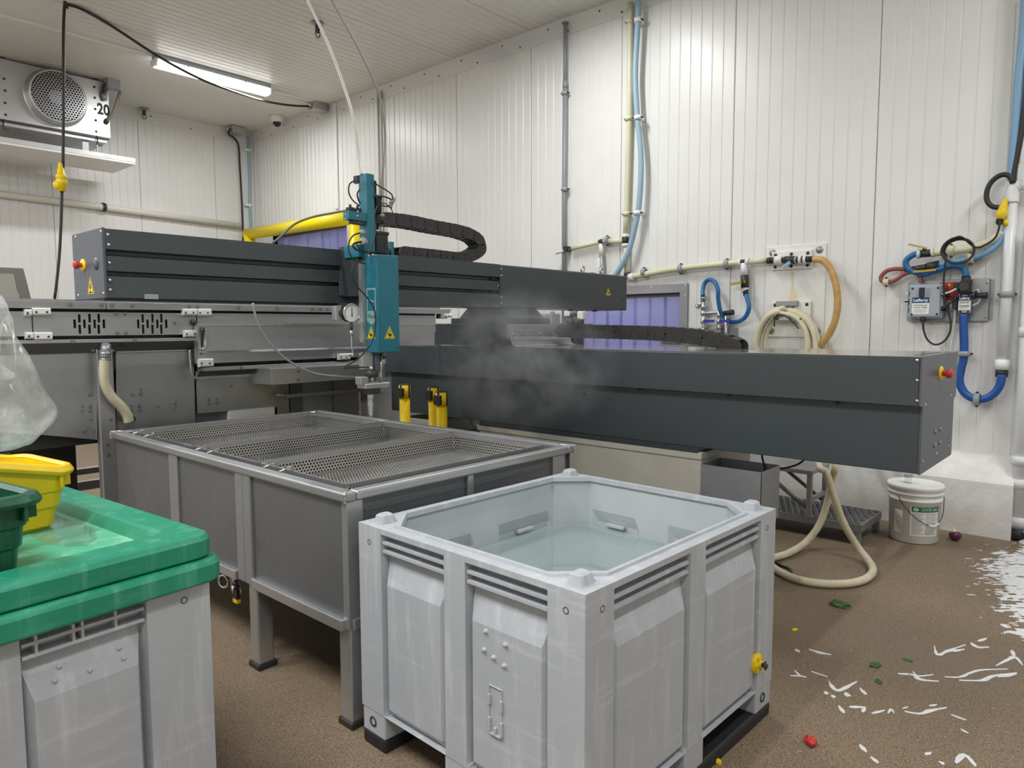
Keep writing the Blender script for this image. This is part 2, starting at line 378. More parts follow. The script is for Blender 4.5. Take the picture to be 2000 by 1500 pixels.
# screw heads: one shared mesh per kind, dome towards +Z
_h = MB().lathe([(0.0001, .004), (.004, .0034), (.0068, .0008), (.0072, -.001)], (0, 0, 0), n=8); SCREW = _h.mesh('screw', M['chrome'])
_h = MB().lathe([(.0001, .006), (.007, .006), (.008, .002), (.013, .0018), (.013, -.001)], (0, 0, 0), n=10, smooth=False); BOLT = _h.mesh('bolt', M['steel_bolt'])
_h = MB().lathe([(0.0001, .004), (.004, .0034), (.0068, .0008), (.0072, -.001)], (0, 0, 0), n=8); SCREW_D = _h.mesh('screw', M['iron'])
def screw(loc, d, parent, s=1.0, me=None, name='screw'): return place(None, me or SCREW, name, loc, parent, rot_to(d), s)
def text(s, size, o, xd, up, mat, parent, name='lettering', ext=.0006, align='CENTER', bold=0, width=None):
    cu = bpy.data.curves.new('t', 'FONT'); cu.body = s; cu.size = size; cu.align_x = align; cu.align_y = 'CENTER'; cu.extrude = ext; cu.offset = bold; cu.resolution_u = 3
    ob = bpy.data.objects.new('t', cu); COL.objects.link(ob); bpy.context.view_layer.update()
    me = bpy.data.meshes.new_from_object(ob.evaluated_get(bpy.context.evaluated_depsgraph_get())); bpy.data.objects.remove(ob); bpy.data.curves.remove(cu)
    xd = V(xd).normalized(); up = V(up).normalized(); nz = xd.cross(up); sx = 1.0
    if width and len(me.vertices):
        w = max(v.co.x for v in me.vertices) - min(v.co.x for v in me.vertices); sx = width / w
    for v in me.vertices: v.co = xd * (v.co.x * sx) + up * v.co.y + nz * v.co.z
    me.materials.clear(); me.materials.append(M[mat]); me.name = name
    n = bpy.data.objects.new(name, me); COL.objects.link(n); n.location = V(o)
    if parent is not None: child(n, parent)
    return n
def clamp(x, a=0., b=1.): return max(a, min(b, x))
PX, PY, PZ = V((1, 0, 0)), V((0, 1, 0)), V((0, 0, 1))
# ------------------------------------------------------------------ the room
def struct(o): o['kind'] = 'structure'; return o
struct(MB().box(RX0, 9.2, RY0, 11.6, -.12, 0).build('floor', 'floor'))
OPEN = [(3.11, 4.25, .85, 1.69), (8.05, 10.0, -1, 2.80)]
def ribs(a0, a1, pitch=.1):
    p = [(a0 + .003, .004), (a0 + .008, .0)]; k = 1
    while a0 + k * pitch < a1 - .04:
        g = a0 + k * pitch; p += [(g - .008, 0), (g - .002, .005), (g + .002, .005), (g + .008, 0)]; k += 1
    return p + [(a1 - .008, 0), (a1 - .003, .004)]
def ribbed(fn, a0, a1, b0, b1, holes=()):
    """fn(a, b, depth) -> point; a across the ribs, b along them"""
    m = MB(); p = ribs(a0, a1)
    for h in holes:
        for e in h[:2]:
            if a0 + .01 < e < a1 - .01: p.append((e, 0)); p.append((e + 1e-4, 0))
    p.sort()
    for (s, d), (t, e) in zip(p, p[1:]):
        spans = [(b0, b1)]; mid = (s + t) / 2
        for h in holes:
            if h[0] < mid < h[1]: spans = [(q, r) for q, r in ((b0, h[2]), (h[3], b1)) if r > q]
        for q, r in spans: m.add([fn(s, q, d), fn(t, q, e), fn(t, r, e), fn(s, r, d)], [(0, 1, 2, 3)])
    return m
# right wall: backing slab with two openings, sheet panels as pieces
m = MB(); xa, xb = WX + .0055, WX + .13; y0 = RY0
for h in OPEN:
    m.box(xa, xb, y0, h[0], 0, CEIL)
    m.box(xa, xb, h[0], h[1], h[3], CEIL)
    if h[2] > 0: m.box(xa, xb, h[0], h[1], 0, h[2])
    y0 = h[1]
m.box(xa, xb, y0, WY + .13, 0, CEIL)
wall_right = struct(m.build('wall_right', 'joint'))
ys = [RY0] + [1.55 + 1.1 * k for k in range(-4, 9)] + [WY]
for a, b in zip(ys, ys[1:]):
    if b - a < .05: continue
    ribbed(lambda s, t, d: (WX + d, s, t), a, b, 0, CEIL, [h for h in OPEN if h[0] < b and h[1] > a]).build('wall_panel', 'wall', wall_right)
wall_left = struct(MB().box(RX0, WX + .13, WY + .0055, WY + .13, 0, CEIL).build('wall_left', 'joint'))
xs = [RX0] + [5.09 - 1.07 * k for k in range(7, -1, -1)] + [WX]
for a, b in zip(xs, xs[1:]):
    if b - a > .05: ribbed(lambda s, t, d: (s, WY + d, t), a, b, 0, CEIL).build('wall_panel', 'wall', wall_left)
ceiling = struct(MB().box(RX0 - .1, WX + .13, RY0 - .1, WY + .13, CEIL + .0055, CEIL + .1).build('ceiling', 'joint'))
for a, b in zip(ys, ys[1:]):
    if b - a > .05: ribbed(lambda s, t, d: (t, s, CEIL + d), a, b, RX0, WX).build('ceiling_panel', 'ceil', ceiling)
struct(MB().box(RX0 - .1, RX0, RY0, WY + .1, 0, CEIL).build('wall_near', 'wall'))
struct(MB().box(RX0, WX + .13, RY0 - .1, RY0, 0, CEIL).build('wall_rear', 'wall'))
# flashing where the walls meet the ceiling and in the corner
t1 = struct(MB().box(WX - .006, WX + .002, RY0, WY, CEIL - .165, CEIL).build('trim_1', 'wall'))
t2 = struct(MB().box(RX0, WX, WY - .006, WY + .002, CEIL - .165, CEIL).build('trim_2', 'wall'))
struct(MB().box(WX - .09, WX, WY - .008, WY, 0, CEIL).box(WX - .008, WX, WY - .09, WY, 0, CEIL).build('trim_3', 'wall'))
for k in range(16):
    y = 10.2 - k * .62
    screw((WX - .006, y, CEIL - .05), (-1, 0, 0), t1, 1.5, SCREW_D, 'rivet'); screw((WX - .006, y - .25, CEIL - .13), (-1, 0, 0), t1, 1.5, SCREW_D, 'rivet')
for k in range(6): screw((5.3 - k * .55, WY - .006, CEIL - .06 - .06 * (k % 2)), (0, -1, 0), t2, 1.5, SCREW_D, 'rivet')
# white cover strips on the ceiling in line with the lamp
a = onz(285, 104, CEIL); b = onz(535, 177, CEIL)
struct(MB().rbox(RX0 + .3, a.x, a.y - .035, a.y + .035, CEIL - .012, CEIL, .003).build('trim_4', 'white_plastic'))
struct(MB().rbox(b.x, 5.55, b.y - .035, b.y + .035, CEIL - .012, CEIL, .003).build('trim_5', 'white_plastic'))
# corner post on the right wall beside the yellow guard (white pilaster strip)
p = W(653, 215); struct(MB().rbox(WX - .03, WX, p.y - .04, p.y + .04, 2.98, CEIL - .01, .01).build('trim_6', 'wall'))
# kerb along the foot of the right wall
KX, KE = 5.51, .605
kr = MB(); 
prof = [(KX - .012, 0), (KX, .36), (KX + .02, .385), (WX - .004, .51), (WX + .002, .53), (WX + .002, 0)]
nl = [KE + k * .07 for k in range(107)]
def kpt(j, y):
    x, z = prof[j]; w = noise.noise(V((y * 3, z * 9, 3))) * .006 if 0 < j < 4 else noise.noise(V((y * 5, z * 9, 1))) * .003
    return V((x + w, y, z + (w if j in (1, 2, 3) else 0)))
kr.sheet(range(len(prof)), nl, lambda j, y: kpt(j, y)); kr.add([kpt(j, KE) for j in range(len(prof))], [list(range(len(prof)))[::-1]])
struct(kr.build('baseboard_right', 'kerb'))
# the room beyond the openings
struct(MB().box(9.0, 9.1, 1.5, 11.6, 0, 3.4).build('wall_beyond', 'wall'))
struct(MB().box(WX + .13, 9.1, 1.5, 1.6, 0, 3.4).box(WX + .13, 9.1, 11.5, 11.6, 0, 3.4).build('wall_beyond_side', 'wall'))
struct(MB().box(WX + .13, 9.1, 1.5, 11.6, 3.4, 3.5).build('ceiling_beyond', 'ceil'))
# ---------------- strip curtain in the small opening
def frame(o, w, dep, mat, parent=None, name='window_frame', bottom=True):
    y0, y1, z0, z1 = o; m = MB(); x0, x1 = WX - dep, WX + .1
    m.box(x0, x1, y0 - w, y1 + w, z1, z1 + w).box(x0, x1, y0 - w, y0, max(z0, 0), z1).box(x0, x1, y1, y1 + w, max(z0, 0), z1)
    if bottom: m.box(x0, x1, y0 - w, y1 + w, z0 - w, z0)
    return m.build(name, mat, parent, bevel=.002)
w1 = tag(frame(OPEN[0], .075, .02, 'steel_dull', name='window_1'), kind='structure')
for k, (y, z) in enumerate([(3.06, 1.745), (3.06, 1.66), (3.4, 1.745), (3.75, 1.745)]): screw((WX - .02, y, z), (-1, 0, 0), w1, 1.2)
w2 = tag(frame((8.05, 10.0, 0, 2.80), .09, .03, 'wall', name='door_1', bottom=False), kind='structure')
MB().box(WX + .02, WX + .06, 8.05, 10.0, 2.765, 2.80).build('strip_rail', 'strip_top', w2)
def curtain(y0, y1, z0, z1, label, pitch, x):
    t = thing('strip_curtain', label, 'curtain', (x, (y0 + y1) / 2, max(z0, 0)), 'clear strip curtains in the right wall')
    k = 0; y = y0
    while y < y1 - .01:
        w = min(pitch * 1.18, y1 - y); dx = .012 * (k % 2); bow = .006
        m = MB(); us = [0, .25, .5, .75, 1]
        f = lambda u, v, s: (x + dx + s * .003 + bow * (1 - (2 * u - 1) ** 2) + .01 * math.sin(v * 2.2 + k), y + w * u, v)
        zs = [z0 + (z1 - z0) * i / 6 for i in range(7)]
        m.sheet(us, zs, lambda u, v: f(u, v, 0), True).sheet(us, zs, lambda u, v: f(u, v, 1), True)
        m.build('strip', 'strip', t, fix=False); y += pitch; k += 1
    MB().box(x - .012, x + .03, y0, y1, z1 - .03, z1).build('mounting_rail', 'strip_top', t)
    return t
curtain(3.115, 4.245, .86, 1.685, 'bluish clear plastic strip curtain in the steel-framed hatch above the base cabinet', .16, WX + .045)
curtain(8.06, 9.99, .02, 2.77, 'bluish clear plastic strip curtain in the doorway behind the yellow guard frame', .18, WX + .07)
# ------------------------------------------------------------------ ceiling lamps
for i, (x0, x1, y) in enumerate(LAMPS):
    if i == 0: t = thing('ceiling_lamp', 'long lit fluorescent lamp on the ceiling near the evaporator', 'lamp', ((x0 + x1) / 2, y, CEIL - .13))
    else: t = thing('ceiling_lamp', 'long ceiling lamp outside the picture, ' + ('', 'above the end of the gantry beam', 'beyond the right end of the base', 'in the left row nearest the far wall', 'second in the left row from the far wall, added for even wall light', 'third in the left row from the far wall', 'fourth in the left row, added over the bins for even wall light', 'fifth in the left row, behind the viewer')[i], 'lamp', ((x0 + x1) / 2, y, CEIL - .13), 'ceiling lamps outside the picture')
    MB().rbox(x0, x1, y - .075, y + .075, CEIL - .06, CEIL - .002, .012).build('housing', 'grey_plastic', t)
    MB().prism([(y - .08, CEIL - .06), (y - .07, CEIL - .115), (y - .045, CEIL - .13), (y + .045, CEIL - .13), (y + .07, CEIL - .115), (y + .08, CEIL - .06)], 'x', x0 + .01, x1 - .01).build('diffuser', 'diffuser', t)
    for e in (x0, x1): MB().prism([(y - .082, CEIL - .055), (y - .06, CEIL - .125), (y + .06, CEIL - .125), (y + .082, CEIL - .055)], 'x', e - .012, e + .012).build('end_cap', 'white_plastic', t)
    for f in (.25, .75): MB().box(x0 + (x1 - x0) * f - .01, x0 + (x1 - x0) * f + .01, y - .084, y + .084, CEIL - .07, CEIL - .055).build('clip', 'chrome', t)
t = thing('ceiling_lamp', 'long ceiling lamp of the room beyond the strip curtains', 'lamp', (7.6, 6.5, 3.25))
MB().rbox(7.4, 7.8, 3.4, 9.6, 3.22, 3.398, .02).build('housing', 'grey_plastic', t)
# ------------------------------------------------------------------ pallet bins
BINH = .755
def side_sheet(m, length, fn, post, mid, zb=.13, dep=.036):
    """outer wall of a bin: fn(s, depth, z); posts and the middle column stay proud"""
    bays = [(post, length / 2 - mid / 2), (length / 2 + mid / 2, length - post)]
    ss = {0., length}
    for a, b in bays: ss |= {a, a + .003, a + .024, b - .024, b - .003, b}
    zs = [zb, zb + .03, .30, .50, .575, .665, .735, .737, BINH]
    def d(s, z):
        for a, b in bays:
            if a + .001 < s < b - .001 and z < .736:
                e = min(clamp((s - a - .003) / .021), clamp((b - s - .003) / .021), clamp((.665 - z) / .09), clamp((z - zb + .012) / .04))
                return dep - (dep - .005) * e
        return 0.
    m.sheet(sorted(ss), zs, lambda s, z: fn(s, d(s, z), z))
    return bays
def make_bin(t, Wd, Dp, lugs=True, skids=True, post=.12, mid=.09):
    hw, hd = Wd / 2, Dp / 2; m = MB()
    sides = [(Wd, lambda s, d, z: V((-hw + s, -hd + d, z)), V((0, -1, 0)), lambda s: V((-hw + s, -hd, 0)), PX),
             (Wd, lambda s, d, z: V((hw - s, hd - d, z)), V((0, 1, 0)), lambda s: V((hw - s, hd, 0)), -PX),
             (Dp, lambda s, d, z: V((-hw + d, hd - s, z)), V((-1, 0, 0)), lambda s: V((-hw, hd - s, 0)), -PY),
             (Dp, lambda s, d, z: V((hw - d, -hd + s, z)), V((1, 0, 0)), lambda s: V((hw, -hd + s, 0)), PY)]
    ribm = []
    for ln, fn, nrm, org, al in sides:
        bays = side_sheet(m, ln, fn, post, mid)
        for a, b in bays:
            for z in (.682, .710):
                r = MB(); lo = .036
                r.add([fn(a, .036, z - .006), fn(b, .036, z - .006), fn(b, .036, z + .006), fn(a, .036, z + .006), fn(a + .004, .004, z - .004), fn(b - .004, .004, z - .004), fn(b - .004, .004, z + .004), fn(a + .004, .004, z + .004)],
                      [(4, 5, 6, 7), (0, 4, 7, 3), (1, 2, 6, 5), (3, 7, 6, 2), (0, 1, 5, 4)]); ribm.append(r)
    # rim and inner tub: octagonal inside
    tk, ch = .043, .11
    def octo(ins, c, z):
        a, b = hw - ins, hd - ins
        return [V(p) for p in ((-a + c, -b, z), (a - c, -b, z), (a, -b + c, z), (a, b - c, z), (a - c, b, z), (-a + c, b, z), (-a, b - c, z), (-a, -b + c, z))]
    o4 = [V(p) for p in ((-hw, -hd, BINH), (hw, -hd, BINH), (hw, hd, BINH), (-hw, hd, BINH))]
    oc = octo(tk, ch, BINH); vs = o4 + oc
    m.add(vs, [(0, 1, 5, 4), (1, 6, 5), (1, 2, 7, 6), (2, 8, 7), (2, 3, 9, 8), (3, 10, 9), (3, 0, 11, 10), (0, 4, 11)])
    m.add([V((-hw, -hd, .13)), V((hw, -hd, .13)), V((hw, hd, .13)), V((-hw, hd, .13))], [(3, 2, 1, 0)])
    body = m.build('body', 'bin', t, bevel=.008)
    inn = MB(); zb_ = .17; dz = lambda z: tk + .012 * (BINH - z) / .585
    for ln, fn, nrm, org, al in sides:
        bays = ((post + .05, ln / 2 - mid / 2 - .02), (ln / 2 + mid / 2 + .02, ln - post - .05)); ss = set()
        for a, b in bays: ss |= {a, a + .022, b - .022, b}
        zs = [zb_, .20, .22, .49, .54, .575, .625, BINH - .02, BINH]
        def dd(s, z):
            for a, b in bays:
                if a + .001 < s < b - .001 and z < .623:
                    return dz(z) - .017 * min(clamp((s - a) / .022), clamp((b - s) / .022), clamp((.625 - z) / .05), clamp((z - .20) / .02))
            return dz(z)
        inn.sheet(sorted(ss | {tk + ch, ln - tk - ch}), zs, lambda s, z: fn(s, dd(s, z), z))
    oc0 = octo(tk, ch, BINH); oc1 = octo(tk + .012, ch, zb_)
    for i in (1, 3, 5, 7): j = (i + 1) % 8; inn.add([oc0[i], oc0[j], oc1[j], oc1[i]], [(0, 1, 2, 3)])
    inn.add(oc1, [list(range(8))])
    inner = inn.build('inner_tub', 'bin_in', t, fix=False)
    for ln, fn, nrm, org, al in sides:
        for a, b in ((post + .05, ln / 2 - mid / 2 - .02), (ln / 2 + mid / 2 + .02, ln - post - .05)):
            MB().obox(fn((a + b) / 2, .042, .572), al, nrm, PZ, .09, .02, .014).build('inner_rib', 'bin_in', inner, bevel=.003)
    if not lugs:      # webs and moulded studs on the plainer bin
        for ln, fn, nrm, org, al in sides:
            for a, b in ((post, ln / 2 - mid / 2), (ln / 2 + mid / 2, ln - post)):
                for k in (.12, .40, .47, .74): MB().obox(fn(a + (b - a) * k, .02, .71), al, nrm, PZ, .006, .03, .05).build('web', 'bin', t)
                for k, z in ((.3, .63), (.78, .625), (.25, .605), (.52, .60), (.8, .60)): MB().lathe([(.0001, .006), (.005, .005), (.007, -.01)], fn(a + (b - a) * k, .036 - .031 * clamp((.665 - z) / .09), z), nrm, 8).build('moulded_stud', 'bin', t)
    for r in ribm: r.build('rib', 'bin', t)
    inl = MB(); inl.loft([octo(tk - .006, ch - .004, BINH), octo(tk - .004, ch - .004, BINH + .007), octo(tk + .008, ch, BINH + .007), octo(tk + .010, ch, BINH - .01)]); inl.build('rim_lip', 'bin', t)
    for x0, x1 in ((-hw, -hw + .125), (-.06, .06), (hw - .125, hw)):
        for y0, y1 in ((-hd, -hd + .125), (-.055, .055), (hd - .125, hd)):
            MB().box(x0 + .002, x1 - .002, y0 + .002, y1 - .002, .045, .14).build('foot', 'bin', t, bevel=.006)
    for sx in (-1, 1):
        for sy in (-1, 1):
            x, y = sx * (hw - .062), sy * (hd - .062)
            if lugs:
                g = MB(); g.loft([rrect(.032, .028, .012, BINH, 3, x, y), rrect(.025, .021, .010, BINH + .024, 3, x, y), rrect(.018, .014, .008, BINH + .029, 3, x, y)], False, True); g.build('corner_lug', 'bin', t)
            for z in (.09, .70):
                place(None, HOLE, 'pin_hole', (sx * (hw - .07), sy * hd, z), t, rot_to((0, sy, 0)), 1.0 if z < .2 else .55)
                place(None, HOLE, 'pin_hole', (sx * hw, sy * (hd - .06), z), t, rot_to((sx, 0, 0)), 1.0 if z < .2 else .55)
    if skids:
        for y in (-hd + .063, 0, hd - .063): MB().rbox(-hw, hw, y - .062 if y else -.055, y + .062 if y else .055, 0, .047, .01).build('skid', 'rubber', t)
HOLE = MB().lathe([(.0001, -.006), (.010, -.006), (.013, .0008), (.017, .0008), (.018, -.001)], (0, 0, 0), n=12).mesh('pin_hole', M['iron'])
bc = V((1.908, 1.432, BINH))
wash_bin = thing('pallet_bin', 'scuffed grey plastic pallet bin filled with water in the foreground', 'bin', (0, 0, 0))
make_bin(wash_bin, 1.10, .94)
# moulded marks, drain plug on the wash bin
hw, hd = 1.10 / 2, .94 / 2
def mark(y, z, w, h, d=.006): return MB().rbox(-hw - d + .004, -hw + .012, -y - w / 2, -y + w / 2, z - h / 2, z + h / 2, .002).build('moulded_mark', 'bin', wash_bin)
for y, z in ((.125, .56), (.20, .545), (.118, .505), (.155, .495), (.195, .485)): MB().lathe([(.0001, .006), (.005, .005), (.008, -.004)], (-hw + .002 + .02 * clamp((z - .59) / .08), -y, z), (-1, 0, 0), n=10).build('moulded_stud', 'bin', wash_bin)
for y, z, w, h in ((.138, .372, .010, .030), (.185, .366, .010, .034), (.138, .300, .010, .042), (.185, .300, .010, .042), (.161, .287, .010, .022), (.161, .276, .045, .006)): mark(y, z, w, h)
for y, z, w, h in ((.161, .412, .05, .002), (.137, .345, .002, .13), (.186, .345, .002, .13)): mark(y, z, w, h, .003)
pl = MB().lathe([(.0001, .022), (.012, .022), (.014, .012), (.031, .012), (.034, .006), (.034, -.004)], (.425, -hd + .004, .235), (0, -1, 0), n=20).build('drain_plug', 'yellow', wash_bin)
MB().cyl((.425, -hd - .018, .235), (.425, -hd - .036, .235), .008, n=10).cyl((.425, -hd - .03, .25), (.425, -hd - .03, .222), .004, n=8).build('plug_stem', 'iron', pl)
for k in range(6):
    a = k * math.pi / 3; MB().obox((.425 + .022 * math.cos(a), -hd - .009, .235 + .022 * math.sin(a)), (math.cos(a), 0, math.sin(a)), PY, (-math.sin(a), 0, math.cos(a)), .016, .006, .004).build('plug_rib', 'yellow', pl)
# foamy deposits along the foot of the panels are part of the water line debris
wash_bin.location = (bc.x, bc.y, 0); wash_bin.rotation_euler = (0, 0, math.radians(-1.38))
wt = MB(); a, b, c = hw - .050, hd - .050, .108
def octw(z, s): return [V((p[0], p[1], z)) for p in ((-a + c + s, -b + s), (a - c - s, -b + s), (a - s, -b + c + s), (a - s, b - c - s), (a - c - s, b - s), (-a + c + s, b - s), (-a + s, b - c - s), (-a + s, -b + c + s))]
wt.loft([octw(.176, .012), octw(.56, .004)], True, True)
wo = wt.build('water', 'water'); wo.location = (bc.x, bc.y, .176); wo.rotation_euler = wash_bin.rotation_euler
tag(wo, 'clear greenish water standing in the grey pallet bin', 'water')
# ---------------- bin with the green lid, on the left
LC = onz(405, 1040, .862)       # upper front corner of the lid
ROT = math.radians(5)
lid_w, lid_d = 1.02, 1.20
bin2 = thing('pallet_bin', 'grey plastic pallet bin under the green lid at the left edge', 'bin', (0, 0, 0))
make_bin(bin2, 1.0, 1.17, lugs=False, post=.165, mid=.13)
lid = thing('bin_lid', 'worn green plastic lid with raised rim on the left pallet bin', 'lid', (0, 0, BINH))
def lr(ix, z, r): return rrect(lid_w / 2 - ix, lid_d / 2 - ix, r, z, 6)
MB().loft([lr(-.014, .738, .05), lr(-.022, .745, .055), lr(-.022, .785, .055), lr(-.016, .797, .055), lr(.0, .800, .05)], True, True).build('lower_tier', 'lid', lid, bevel=.004)
top = MB().loft([lr(.004, .7995, .05), lr(-.006, .806, .055), lr(-.006, .848, .055), lr(.002, .860, .05), lr(.014, .865, .045), lr(.085, .866, .03), lr(.097, .862, .025), lr(.118, .836, .02)], True, False).build('rim', 'lid', lid, bevel=.003)
MB().loft([lr(.118, .836, .02), lr(.124, .834, .02), lr(.2, .834, .02)], False, True).build('sunken_centre', 'lid_in', lid)
ax = V((math.cos(ROT), math.sin(ROT), 0)); ay = V((-math.sin(ROT), math.cos(ROT), 0))
bcx = LC - ax * (lid_w / 2 - .012) + ay * (lid_d / 2 - .012)
for o in (bin2, lid):
    o.location = (bcx.x, bcx.y, o.location.z); o.rotation_euler = (0, 0, ROT)
lid.location.z = BINH
# puddle on the lid
pd = MB(); c0 = onz(185, 1035, .836)
ring = [onz(u, v, .8365) for u, v in ((60, 1045), (90, 1062), (130, 1068), (170, 1066), (190, 1052), (183, 1030), (150, 1012), (120, 1008), (104, 990), (96, 1000), (80, 1020))]
pd.add([V((p.x, p.y, .8355)) for p in ring] + ring, [list(range(11, 22))] + [(i, (i + 1) % 11, 11 + (i + 1) % 11, 11 + i) for i in range(11)])
tag(pd.build('puddle', 'clear'), 'thin clear puddle on the sunken top of the green lid', 'puddle')
LZ = .834
# ------------------------------------------------------------------ totes on the lid
def make_tote(name, label, corner, rim_corner, wid, dep, hgt, rot, mat, dip, taper=.045, lip=.03, ribs=2):
    """corner: its lower right front corner on the lid; opens upwards; +x right, +y away"""
    t = thing(name, label, 'tote', (0, 0, 0)); hw, hd = wid / 2, dep / 2
    def rg(off, z, r, dz=0.0):
        out = rrect(hw + off, hd + off, r, z, 6)
        for p in out:
            f = clamp((-p.x / hw + .55) / 1.0); p.z += dz * f * f * (3 - 2 * f)
        return out
    m = MB(); tp = taper; H = hgt
    m.loft([rg(-.012, 0, .03), rg(0, .012, .035), rg(tp * .36, H * .36, .035), rg(tp * .36 + .005, H * .37, .035), rg(tp * .62 + .005, H * .62, .035), rg(tp * .62 + .010, H * .63, .035), rg(tp + .008, H - .012, .04, dip)], True, False)
    m.loft([rg(tp + .001, H, .035, dip), rg(tp * .5, H * .5, .03), rg(-.004, .008, .03)], False, True)
    m.build('tub', mat, t, bevel=.002)
    MB().loft([rg(tp + .006, H - .014, .04, dip), rg(tp + lip, H - .020, .05, dip), rg(tp + lip + .004, H - .010, .052, dip), rg(tp + lip - .004, H + .006, .05, dip), rg(tp + .010, H + .008, .04, dip), rg(tp, H, .035, dip)], smooth=False).build('rim', mat, t, bevel=.002)
    for sx in (-.5, 0, .5):
        MB().box(sx * wid - .004, sx * wid + .004, -hd - tp - lip * .7, -hd - tp * .8, H - .055, H - .016 + dip * clamp((-sx * wid / hw + .55)) * .8).build('web', mat, t)
        MB().box(hw + tp * .8, hw + tp + lip * .7, sx * dep - .004, sx * dep + .004, H - .055, H - .016).build('web', mat, t)
    ax = V((math.cos(rot), math.sin(rot), 0)); ay = V((-math.sin(rot), math.cos(rot), 0))
    c = V(corner) - ax * (hw - .02) + ay * (hd - .02); t.location = (c.x, c.y, LZ); t.rotation_euler = (0, 0, rot); return t
yc = onz(92, 1032, LZ); gc = onz(17, 1125, LZ)
make_tote('tote', 'bright yellow plastic tote standing on the green lid', yc, None, .36, .24, .175, math.radians(8), 'yellow', .085, taper=.022, lip=.022)
make_tote('tote', 'dark green plastic tote cut off by the left edge, in front of the yellow one', gc, None, .34, .20, .185, math.radians(10), 'tote_green', .0, taper=.014, lip=.03)
# ------------------------------------------------------------------ stainless wash tank with three baskets
TX0, TX1, TY0, TY1, TZ = 1.365, 2.655, 1.985, 4.13, .84
tank = thing('wash_tank', 'large stainless steel wash tank on square legs holding three baskets', 'tank', ((TX0 + TX1) / 2, (TY0 + TY1) / 2, 0))
rz0 = TZ - .036; rw = .052
for nm, b in (('rim_bar', (TX0, TX0 + rw, TY0, TY1)), ('rim_bar', (TX1 - rw, TX1, TY0, TY1)), ('rim_bar', (TX0 + rw, TX1 - rw, TY0, TY0 + rw)), ('rim_bar', (TX0 + rw, TX1 - rw, TY1 - rw, TY1))):
    MB().rbox(*b, rz0, TZ, .009, 3).build(nm, 'steel_dull' if b[1] - b[0] < .1 else 'steel', tank)
for x, y in ((TX0, TY0), (TX1, TY0), (TX0, TY1), (TX1, TY1)):      # weld beads at the mitred corners
    w = MB(); sx, sy = (1 if x == TX0 else -1), (1 if y == TY0 else -1)
    pts = [V((x + sx * .004, y + sy * .004, rz0 - .003)), V((x + sx * .002, y + sy * .002, TZ - .012)), V((x + sx * .006, y + sy * .006, TZ - .001)), V((x + sx * rw, y + sy * rw, TZ + .001))]
    w.tube(pts, .0045, 7, 5, rfun=lambda t, i: 1 + .35 * math.sin(i * 2.1)).build('weld', 'steel_bright', tank)
IN = .018; BZ = .385
def wallp(b): return MB().box(*b).build('side_panel', 'steel_tank', tank, bevel=.002)
yr = [TY0 + IN, 2.645, 3.32, TY1 - IN]
for a, b in ((TY0 + IN, 2.64), (2.77, 3.315), (3.415, TY1 - IN)): wallp((TX0 + IN, TX0 + IN + .006, a, b, BZ, rz0 + .01))
MB().box(TX0 + IN + .008, TX0 + IN + .012, TY0 + IN, TY1 - IN, BZ, rz0 + .01).build('side_backing', 'steel_tank', tank)
wallp((TX1 - IN - .006, TX1 - IN, TY0 + IN, TY1 - IN, BZ, rz0 + .01))
for a, b in ((TX0 + IN + .07, 1.955), (1.99, 2.50)): wallp((a, b, TY0 + IN + .006, TY0 + IN + .012, BZ, rz0 + .01))
MB().box(TX0 + IN, TX1 - IN, TY0 + IN + .013, TY0 + IN + .017, BZ, rz0 + .01).build('side_backing', 'steel_tank', tank)
MB().box(TX0 + IN + .08, TX1 - .14, TY0 + IN + .003, TY0 + IN + .008, .755, .762).build('seam', 'steel_tank', tank)
wallp((TX0 + IN, TX1 - IN, TY1 - IN - .006, TY1 - IN, BZ, rz0 + .01))
MB().box(TX0 + IN, TX1 - IN, TY0 + IN, TY1 - IN, BZ - .004, BZ).build('tank_floor', 'steel_tank', tank)
for a, b, mt in ((2.642, 2.70, 'steel_dull'), (2.70, 2.765, 'steel_dull'), (3.32, 3.41, 'steel_dull')): MB().rbox(TX0 + .006, TX0 + IN + .02, a, b, BZ - .03, rz0 + .002, .004).build('upright', mt, tank)
for a, b in ((TX0 + .012, TX0 + .082), (1.956, 1.988), (2.50, 2.585)): MB().rbox(a, b, TY0 + .008, TY0 + IN + .02, BZ - .03, rz0 + .002, .004).build('upright', 'steel_v', tank)
for a, b in ((TY0 + .03, 2.64), (2.77, TY1 - .03)):
    MB().rbox(TX0 - .004, TX0 + .03, a, b, BZ - .035, BZ + .006, .004).build('bottom_rail', 'steel', tank)
MB().rbox(TX0 + .03, TX1 - .03, TY0 + .002, TY0 + .036, BZ - .035, BZ + .006, .004).build('bottom_rail', 'steel', tank)
for x, y in ((TX0 + .052, TY0 + .042), (TX0 + .052, 2.665), (TX0 + .052, TY1 - .05), (TX1 - .05, TY0 + .042), (TX1 - .05, 2.665), (TX1 - .05, TY1 - .05)):
    lg = MB().rbox(x - .034, x + .034, y - .034, y + .034, .02, BZ - .02, .006, 3).build('leg', 'steel_v', tank)
    MB().rbox(x - .042, x + .042, y - .042, y + .042, 0, .024, .004).build('foot_plate', 'iron', lg)
v = thing('drain_valve', 'small chrome drain valve with yellow lever under the wash tank', 'valve', (TX0 + .06, 2.9, .3))
p = onx(458, 1138, TX0 + .10); q = onx(462, 1160, TX0 + .07); r = onx(437, 1135, TX0 + .12)
MB().cyl((p.x, p.y, BZ + .0), p, .018, n=12).cyl(p, p + V((-.02, -.06, -.02)), .02, n=12).build('body', 'chrome', v)
MB().lathe([(.034, -.006), (.034, .006), (.024, .006), (.024, -.006), (.034, -.006)], r, (-1, -.3, 0), n=18).build('ring', 'chrome', v)
